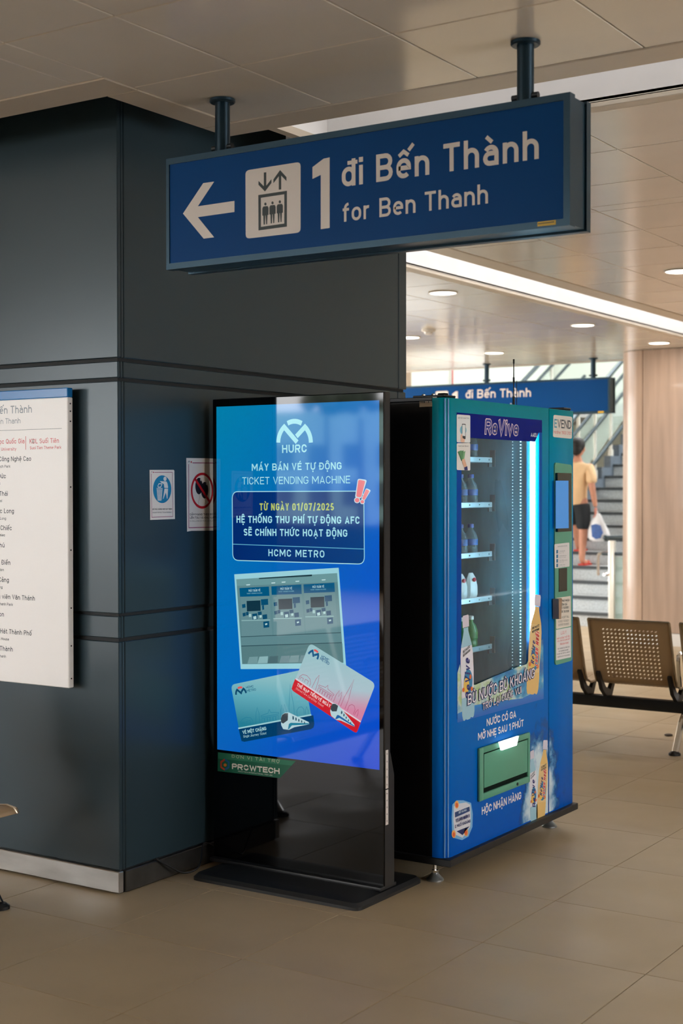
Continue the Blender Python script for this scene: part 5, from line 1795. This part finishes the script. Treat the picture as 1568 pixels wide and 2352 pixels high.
def make_bench(label, nseats, pitch, legs, loc, rz, first_arm=True):
    """bench along local y, sitters face +x; origin on the floor under the beam"""
    root = thing('beam_bench', label, 'bench', (0, 0, 0), 'perforated waiting benches')
    Bz = .255
    y0, y1 = -nseats * pitch / 2, nseats * pitch / 2
    obj('beam', MB().rbox(-.035, .035, y0 + .05, y1 - .05, Bz - .035, Bz + .035, .006), m_beam, root)
    prof = [(-.235, .79), (-.225, .765), (-.165, .56), (-.125, .44), (-.10, .395), (-.04, .372), (.10, .372), (.27, .392), (.315, .385), (.325, .37)]
    pr = [(a, b_) for a, b_ in prof]
    L = [0]
    for i in range(1, len(pr)):
        L.append(L[-1] + math.dist(pr[i], pr[i - 1]))
    w_ = pitch - .065
    sheet = perforated_sheet(pr, w_, [(.06, .385), (.47, .74)])
    s0 = None
    for i in range(nseats):
        cy = y0 + pitch * (i + .5)
        m2 = MB()
        m2.v = [(x, y + cy, z) for x, y, z in sheet.v]
        m2.f = sheet.f
        if s0 is None:
            seat = obj('seat_shell', m2, m_seat, root, sharp=50, weld=True)
            md = seat.modifiers.new('thickness', 'SOLIDIFY')
            md.thickness = .003
            for s_ in (-1, 1):
                obj('seat_rim', MB().tube([(x, cy + s_ * w_ / 2, z) for x, z in pr], .0075, 8), m_seatedge, seat)
            obj('top_rim', MB().tube([(pr[0][0], cy - w_ / 2, pr[0][1]), (pr[0][0], cy + w_ / 2, pr[0][1])], .0075, 8), m_seatedge, seat)
            for s_ in (-1, 1):
                yy = cy + s_ * (w_ / 2 - .03)
                obj('seat_bracket', MB().prism([(-.03, yy - .012, Bz + .03), (.05, yy - .012, Bz + .03), (.10, yy - .012, .366), (.06, yy - .012, .366), (.02, yy - .012, .325), (-.05, yy - .012, .35), (-.145, yy - .012, .46), (-.155, yy - .012, .45), (-.10, yy - .012, .34)], (0, .024, 0)), m_beam, seat)
            s0, c0 = seat, cy
        else:
            c = copy_tree(s0, root)
            c.location = (0, cy - c0, 0)
    for ly in legs:
        lg = obj('leg', MB().tube(bez([(-.215, ly, .015), (-.16, ly, .10), (-.09, ly, .20), (0, ly, .225), (.09, ly, .20), (.17, ly, .10), (.235, ly, .015)], 5), .021, 10), m_chrome, root)
        for fx in (-.225, .245):
            obj('foot_pad', MB().lathe((fx, ly, 0), [(.036, 0), (.036, .012), (.022, .022)], 14), m_beam, lg)
        arm = obj('armrest', MB().tube(bez([(-.14, ly, .40), (-.17, ly, .56), (-.12, ly, .60), (.12, ly, .60), (.20, ly, .57), (.17, ly, .45), (.06, ly, .28)], 5), .013, 8), m_chrome, root)
    root.location = loc
    root.rotation_euler = (0, 0, rz)
    return root


P_ = .585
make_bench('bronze perforated metal bench seen from behind, right of the vending machine', 4, P_, (-.585, .585), (4.22, -.205, 0), 0)
make_bench('steel waiting bench cut off by the left edge beside the column', 3, P_, (-.585, .83), (-1.215, .50, 0), -PI / 2, )

# ================================================================== PERSON on the stairs and carrier bag
def skin_mesh(name, joints, edges, sub=2, root=0):
    """continuous limb surface grown over a joint skeleton: joints [(pos, (rx, ry))]"""
    me = bpy.data.meshes.new(name)
    me.from_pydata([j[0] for j in joints], edges, [])
    o = bpy.data.objects.new(name, me)
    COL.objects.link(o)
    o.modifiers.new('skin', 'SKIN')
    sd = o.modifiers.new('sub', 'SUBSURF')
    sd.levels = sub
    sd.render_levels = sub
    lay = me.skin_vertices[0].data
    for i, j in enumerate(joints):
        lay[i].radius = j[1]
        lay[i].use_root = (i == root)
    dg = bpy.context.evaluated_depsgraph_get()
    m2 = bpy.data.meshes.new_from_object(o.evaluated_get(dg))
    mb = MB()
    mb.v = [tuple(v.co) for v in m2.vertices]
    mb.f = [tuple(p.vertices) for p in m2.polygons]
    bpy.data.objects.remove(o)
    return mb


PX, PY, PZ = 12.10, 3.45, .64
person = thing('person', 'person in cream shirt and black shorts climbing the stairs, seen from behind', 'person', (PX, PY, PZ))
m_skin = mat('skin', (196, 138, 112), .55, noise=(12, .06))


def wp(x, y, z):
    return (PX + x, PY + y, PZ + z)


# local: x forward (up the stairs), y left, z up; right side = -y = towards the right of the photo
J = [(wp(0, 0, .80), (.125, .105)), (wp(.0, 0, .98), (.115, .10)), (wp(.02, 0, 1.16), (.135, .105)), (wp(.03, 0, 1.245), (.11, .085)), (wp(.035, 0, 1.30), (.052, .052)), (wp(.05, 0, 1.37), (.05, .055)),
     (wp(.02, -.165, 1.215), (.055, .055)), (wp(-.02, -.215, .98), (.044, .044)), (wp(.0, -.245, .78), (.033, .033)), (wp(.01, -.25, .72), (.03, .022)),
     (wp(.02, .165, 1.215), (.055, .055)), (wp(.03, .215, .98), (.044, .044)), (wp(.12, .22, .80), (.033, .033)),
     (wp(0, -.085, .74), (.09, .085)), (wp(.01, -.09, .42), (.062, .06)), (wp(-.03, -.09, .09), (.04, .04)), (wp(-.01, -.09, .04), (.04, .035)), (wp(.13, -.095, .028), (.035, .022)),
     (wp(.05, .085, .74), (.09, .085)), (wp(.20, .09, .52), (.062, .06)), (wp(.25, .09, .25), (.04, .04)), (wp(.27, .09, .20), (.04, .035)), (wp(.41, .095, .19), (.035, .022))]
Eg = [(0, 1), (1, 2), (2, 3), (3, 4), (4, 5), (2, 6), (6, 7), (7, 8), (8, 9), (2, 10), (10, 11), (11, 12), (0, 13), (13, 14), (14, 15), (15, 16), (16, 17), (0, 18), (18, 19), (19, 20), (20, 21), (21, 22)]
bodym = skin_mesh('b', J, Eg, 2, 0)
bodym.ball(wp(.06, 0, 1.45), .088, 16, (1.08, .86, 1.22))
bodym.ball(wp(.15, 0, 1.43), .018, 8)
for s_ in (-1, 1):
    bodym.ball(wp(.06, s_ * .078, 1.435), .024, 8, (.8, .5, 1.3))
body = obj('body', bodym, m_skin, person, sharp=80)
for s_ in (-1, 1):
    obj('eye', MB().ball(wp(.138, s_ * .032, 1.46), .011, 8), mat('eye_dark', (40, 34, 30), .3), body)
obj('mouth', MB().ball(wp(.142, 0, 1.385), .016, 8, (.5, 1.2, .4)), mat('lips', (160, 84, 78), .5), body)
# hands: palm and five fingers
for s_, (hx_, hy_, hz_) in ((-1, (.012, -.252, .70)), (1, (.135, .222, .775))):
    hm = MB().ball(wp(hx_, hy_, hz_ - .02), .036, 10, (1.0, .5, 1.15))
    for k, (dx, ln) in enumerate(((-.024, .052), (-.008, .062), (.008, .066), (.024, .058))):
        c_ = (hx_ - dx, hy_, hz_ - .05)
        hm.tube([wp(*c_), wp(c_[0], c_[1] + s_ * .004, c_[2] - ln * .5), wp(c_[0], c_[1] - s_ * .012, c_[2] - ln * .85), wp(c_[0], c_[1] - s_ * .026, c_[2] - ln * .8)], [.0085, .0085, .008, .006], 8)
    hm.tube([wp(hx_ + .03, hy_ - s_ * .01, hz_ - .01), wp(hx_ + .045, hy_ - s_ * .02, hz_ - .04), wp(hx_ + .036, hy_ - s_ * .03, hz_ - .062)], [.010, .009, .007], 8)
    obj('hand', hm, mat('hand_skin', (206, 134, 116), .5), body)
hair = MB().ball(wp(.035, 0, 1.485), .100, 18, (1.06, .92, 1.0)).ball(wp(.0, 0, 1.44), .082, 14, (.85, .95, 1.05))
obj('hair', hair, mat('black_hair', (12, 12, 14), .6, noise=(40, .2)), person, sharp=80)
SJ = [(wp(0, 0, .70), (.150, .128)), (wp(-.005, 0, .98), (.142, .125)), (wp(.015, 0, 1.14), (.155, .125)), (wp(.03, 0, 1.24), (.125, .098)), (wp(.035, 0, 1.285), (.066, .062)),
      (wp(.02, -.175, 1.20), (.078, .074)), (wp(-.01, -.205, 1.07), (.076, .072)), (wp(-.02, -.215, 1.0), (.072, .068)),
      (wp(.02, .175, 1.20), (.078, .074)), (wp(.025, .205, 1.07), (.076, .072)), (wp(.03, .215, 1.0), (.072, .068))]
SE = [(0, 1), (1, 2), (2, 3), (3, 4), (2, 5), (5, 6), (6, 7), (2, 8), (8, 9), (9, 10)]
obj('shirt', skin_mesh('s', SJ, SE, 2, 0), mat('cream_shirt', (226, 190, 146), .8, noise=(6, .06), bump=(16, .2)), person, sharp=80)
HJ = [(wp(.005, 0, .86), (.138, .118)), (wp(0, -.085, .70), (.112, .108)), (wp(.01, -.09, .52), (.102, .096)), (wp(.012, -.09, .43), (.100, .094)), (wp(.05, .085, .70), (.112, .108)), (wp(.15, .09, .57), (.102, .096)), (wp(.185, .09, .52), (.100, .094))]
obj('shorts', skin_mesh('h', HJ, [(0, 1), (1, 2), (2, 3), (0, 4), (4, 5), (5, 6)], 2, 0), mat('black_shorts', (26, 32, 38), .8, noise=(8, .1)), person, sharp=80)
m_slip = mat('red_slipper', (206, 60, 46), .5)
for (fx, fy, fz) in ((.06, -.093, 0.0), (.345, .093, RISE)):
    sp = obj('slipper', MB().prism([wp(fx + a * .135, fy + b_ * .05, fz + .003) for a, b_ in ((-1, -.5), (-.9, -.85), (-.2, -.75), (.5, -1), (.9, -.8), (1, 0), (.9, .7), (.5, .95), (-.2, .75), (-.9, .85), (-1, .5))], (0, 0, .022)), m_slip, person)
    obj('strap', MB().tube([wp(fx + .02, fy - .047, fz + .02), wp(fx + .05, fy - .03, fz + .05), wp(fx + .055, fy + .03, fz + .05), wp(fx + .02, fy + .047, fz + .02)], .010, 8), m_slip, sp)
bag = thing('carrier_bag', 'white plastic carrier bag with blue print held by the person', 'bag', wp(.01, -.30, .30))
n_ = 18
ringz = [(.02, .02, .345, 0), (.035, .028, .315, 0), (.085, .045, .24, .01), (.125, .06, .15, .0), (.135, .068, .08, -.01), (.115, .058, .02, 0), (.06, .03, 0, 0)]
vs, fs = [], []
random.seed(5)
for (a, b_, z, o_) in ringz:
    for q in range(n_):
        f = 1 + .10 * math.sin(q * 3.1 + z * 20) + random.uniform(-.04, .04)
        vs.append(wp(.01 + b_ * f * math.cos(2 * PI * q / n_), -.285 + o_ + a * f * math.sin(2 * PI * q / n_), .30 + z))
for i in range(len(ringz) - 1):
    fs += [(i * n_ + q, i * n_ + (q + 1) % n_, (i + 1) * n_ + (q + 1) % n_, (i + 1) * n_ + q) for q in range(n_)]
fs += [tuple(range(n_)), tuple((len(ringz) - 1) * n_ + q for q in range(n_))]
obj('bag_body', MB().add(vs, fs), mat('white_plastic_film', (226, 226, 228), .4, noise=(10, .05), bump=(18, .5)), bag, sharp=70)
obj('bag_handle', MB().tube([wp(.01, -.285, .64), wp(.012, -.268, .672), wp(.012, -.25, .645)], .007, 8), mat('white_plastic_film'), bag)
bpz = [(-.075, -.05, .06), (-.082, -.06, .20), (-.066, .0, .215), (-.066, .05, .20), (-.078, .085, .11), (-.066, .06, .045), (-.074, .0, .03)]
lp = [wp(.01 - .076, -.285 - y, .30 + z) for x, y, z in bpz]
obj('bag_print', MB().prism(lp, (.03, 0, 0)), mat('bag_print_blue', (38, 82, 150), .4, noise=(30, .2)), bag)

# ================================================================== STAIR RAILINGS, GLASS GATE
m_rail2 = mat('dark_steel_rail', (66, 78, 84), .35, metal=.6)
m_post = mat('pale_steel_post', (222, 222, 214), .3, metal=.35)
m_gpan = mat('greenish_glass', (196, 214, 204), .06, trans=0.0, alpha=.35)


def stair_rail(label, Y, k0, k1, step_, ext):
    root = thing('stair_railing', label, 'railing', (SX + 2, Y, 0))
    sl = RISE / RUN
    nz = lambda x: RISE + (x - SX) * sl
    x = k0
    xs = []
    while x <= k1:
        xs.append(x)
        p = obj('post', MB().rbox(x - .02, x + .02, Y - .02, Y + .02, nz(x) - .05, nz(x) + 1.22, .005), m_post, root)
        obj('post_foot', MB().rbox(x - .035, x + .035, Y - .03, Y + .03, nz(x) - .18, nz(x) + .16, .008), m_post, p)
        x += step_
    for h_, r_ in ((.30, .028), (.76, .024), (1.02, .024), (1.24, .032)):
        obj('rail', MB().tube([(k0 - ext, Y - .03, nz(k0 - ext) + h_), (k1 + .3, Y - .03, nz(k1 + .3) + h_)], r_, 10), m_rail2, root)
    for a, b_ in zip(xs[:-1], xs[1:]):
        obj('glass_panel', MB().prism([(a + .03, Y, nz(a) + .34), (b_ - .03, Y, nz(b_) + .34), (b_ - .03, Y, nz(b_) + 1.0), (a + .03, Y, nz(a) + 1.0)], (0, .01, 0)), m_gpan, root)
    return root


stair_rail('steel and glass railing along the left edge of the granite stairs', 4.0, 11.75, 16.2, .55, .4)
stair_rail('second steel railing further left behind the stairs', 5.3, 11.75, 16.2, .9, .4)
gate = thing('glass_barrier', 'steel framed glass barrier with handle in front of the stairs', 'barrier', (10.9, 2.35, 0))
gx = 10.95
obj('post', MB().rbox(gx - .03, gx + .03, 2.465, 2.535, 0, 1.0, .006), m_post, gate)
obj('post', MB().rbox(gx - .03, gx + .03, 2.30, 2.34, .0, 1.0, .006), m_post, gate)
obj('top_rail', MB().tube([(gx, 2.58, 1.03), (gx, 1.98, 1.05)], .026, 12).ball((gx, 2.58, 1.03), .034, 12), m_rail2, gate)
obj('lower_rail', MB().tube([(gx, 2.62, .85), (gx, 1.98, .86)], .02, 10), m_rail2, gate)
obj('handle', MB().tube(bez([(gx, 2.50, .86), (gx - .0, 2.64, .85), (gx, 2.665, .80), (gx, 2.665, .60)], 5), .019, 10), m_chrome, gate)
obj('hinge', MB().lathe((gx, 2.56, .60), [(.05, 0), (.05, .03), (.03, .04)], 14), m_chrome, gate)
obj('glass_panel', MB().box(gx - .006, gx + .006, 2.345, 2.46, .06, .82).box(gx - .006, gx + .006, 1.99, 2.295, .06, .82), mat('gate_glass', (170, 196, 190), .05, alpha=.45), gate, kind='stuff')

# ================================================================== CEILING LAMPS, DETECTOR
m_lamp = mat('downlight_lens', (255, 252, 246), .4, emit=(255, 248, 238), strength=4.5)
m_ring = mat('downlight_ring', (232, 228, 220), .4)
spots = [(4.80, 1.24, 'nearest round downlight beyond the column edge'), (7.24, 1.23, 'round downlight below the bright cove, second of the row to the right'), (9.05, 1.23, 'round downlight above the wooden wall corner'), (9.06, 3.02, 'round downlight just left of the distant sign poles'),
         (7.26, 2.98, 'round downlight half hidden by the column edge'), (4.76, -.54, 'round downlight cut off at the right edge of the photo'), (7.2, -.54, 'round downlight out of frame above the right bench'), (9.05, -.54, 'round downlight out of frame above the wooden wall'),
         (4.8, 2.98, 'round downlight hidden behind the column')]
for (x, y, lb) in spots:
    d = thing('downlight', lb, 'ceiling light', (x, y, CZ), 'round ceiling downlights')
    obj('lamp_ring', MB().lathe((x, y, CZ - .006), [(.098, .006), (.106, .004), (.108, 0), (.100, -.002), (.094, .002)], 32), m_ring, d)
    obj('lens', MB().lathe((x, y, CZ - .007), [(.0935, 0), (.0935, .004)], 32), m_lamp, d)
    ld = bpy.data.lights.new('downlight_lamp', 'AREA')
    ld.shape = 'DISK'
    ld.size = .18
    ld.energy = DOWNLIGHT_W
    ld.color = (1, .95, .89)
    lo = bpy.data.objects.new('lamp', ld)
    COL.objects.link(lo)
    lo.parent = d
    lo.location = (0, 0, -.016)
sm = thing('smoke_detector', 'small white smoke detector on the far ceiling', 'detector', (6.82, 2.52, CZ))
obj('detector_base', MB().lathe((6.82, 2.52, CZ - .02), [(.05, 0), (.062, .006), (.062, .020)], 20), m_ring, sm)
obj('detector_head', MB().lathe((6.82, 2.52, CZ - .045), [(.022, 0), (.036, .006), (.040, .026)], 18), m_ring, sm)

# ---- dark scrap on the floor by the bench
set_props(obj('floor_scrap', MB().ball((4.62, -.52, .006), .035, 8, (1.0, .8, .18)), mat('dark_scrap', (70, 58, 48), .8)), label='small dark scrap on the tiles under the right bench', cat='litter')

# ================================================================== OUTDOORS seen mirrored in the kiosk glass
m_ground = mat('street_ground', (150, 150, 146), .9, noise=(.2, .1))
set_props(obj('floor_outside', MB().box(-140, -14, -60, 130, -5.4, -5.2), m_ground), label='grey street ground outside the station', kind='structure')
m_leaf = mat('tree_leaves', (46, 60, 40), .8, noise=(3, .3))
m_bark = mat('bark', (70, 58, 48), .9, noise=(6, .2))
random.seed(11)
for i, (x, y, h_) in enumerate(((-58, 36.5, 11.5), (-60, 40.0, 11.7), (-57, 43.6, 11.5), (-62, 33, 11.6), (-55, 52, 11.7))):
    tr_ = thing('street_tree', 'leafy street tree outside, %s from the left in the kiosk reflection' % ['second', 'third', 'fourth', 'first', 'fifth'][i], 'tree', (x, y, -5.2), 'street trees')
    obj('trunk', MB().tube([(x, y, -5.2), (x + .1, y, 1), (x, y + .1, h_ - 5.2 - 1.0)], [.28, .2, .1], 8), m_bark, tr_)
    cr = MB()
    for k in range(26):
        a, r_ = random.uniform(0, 2 * PI), random.uniform(0, 1.5)
        cr.ball((x + r_ * math.cos(a), y + r_ * math.sin(a), h_ - 5.2 + random.uniform(-.4, .4)), random.uniform(.3, .6), 7)
    obj('crown', cr, m_leaf, tr_, kind='stuff')
bd = thing('distant_building', 'low grey building across the street, mirrored in the kiosk glass', 'building', (-96, 60, -5.2))  # added block, hides part of the sky from the kiosk glass
obj('facade', MB().box(-100, -92, 46, 76, -5.2, 8.0), mat('grey_render', (150, 184, 180), .8, noise=(.3, .1)), bd)  # greenish tint stands in for haze and foliage in the reflection
for k in range(8):
    for zz in (-2.9, .2, 3.3):
        obj('window', MB().box(-91.99, -91.9, 48 + k * 3.4, 49.8 + k * 3.4, zz, zz + 1.9), mat('far_window', (60, 72, 80), .2), bd)
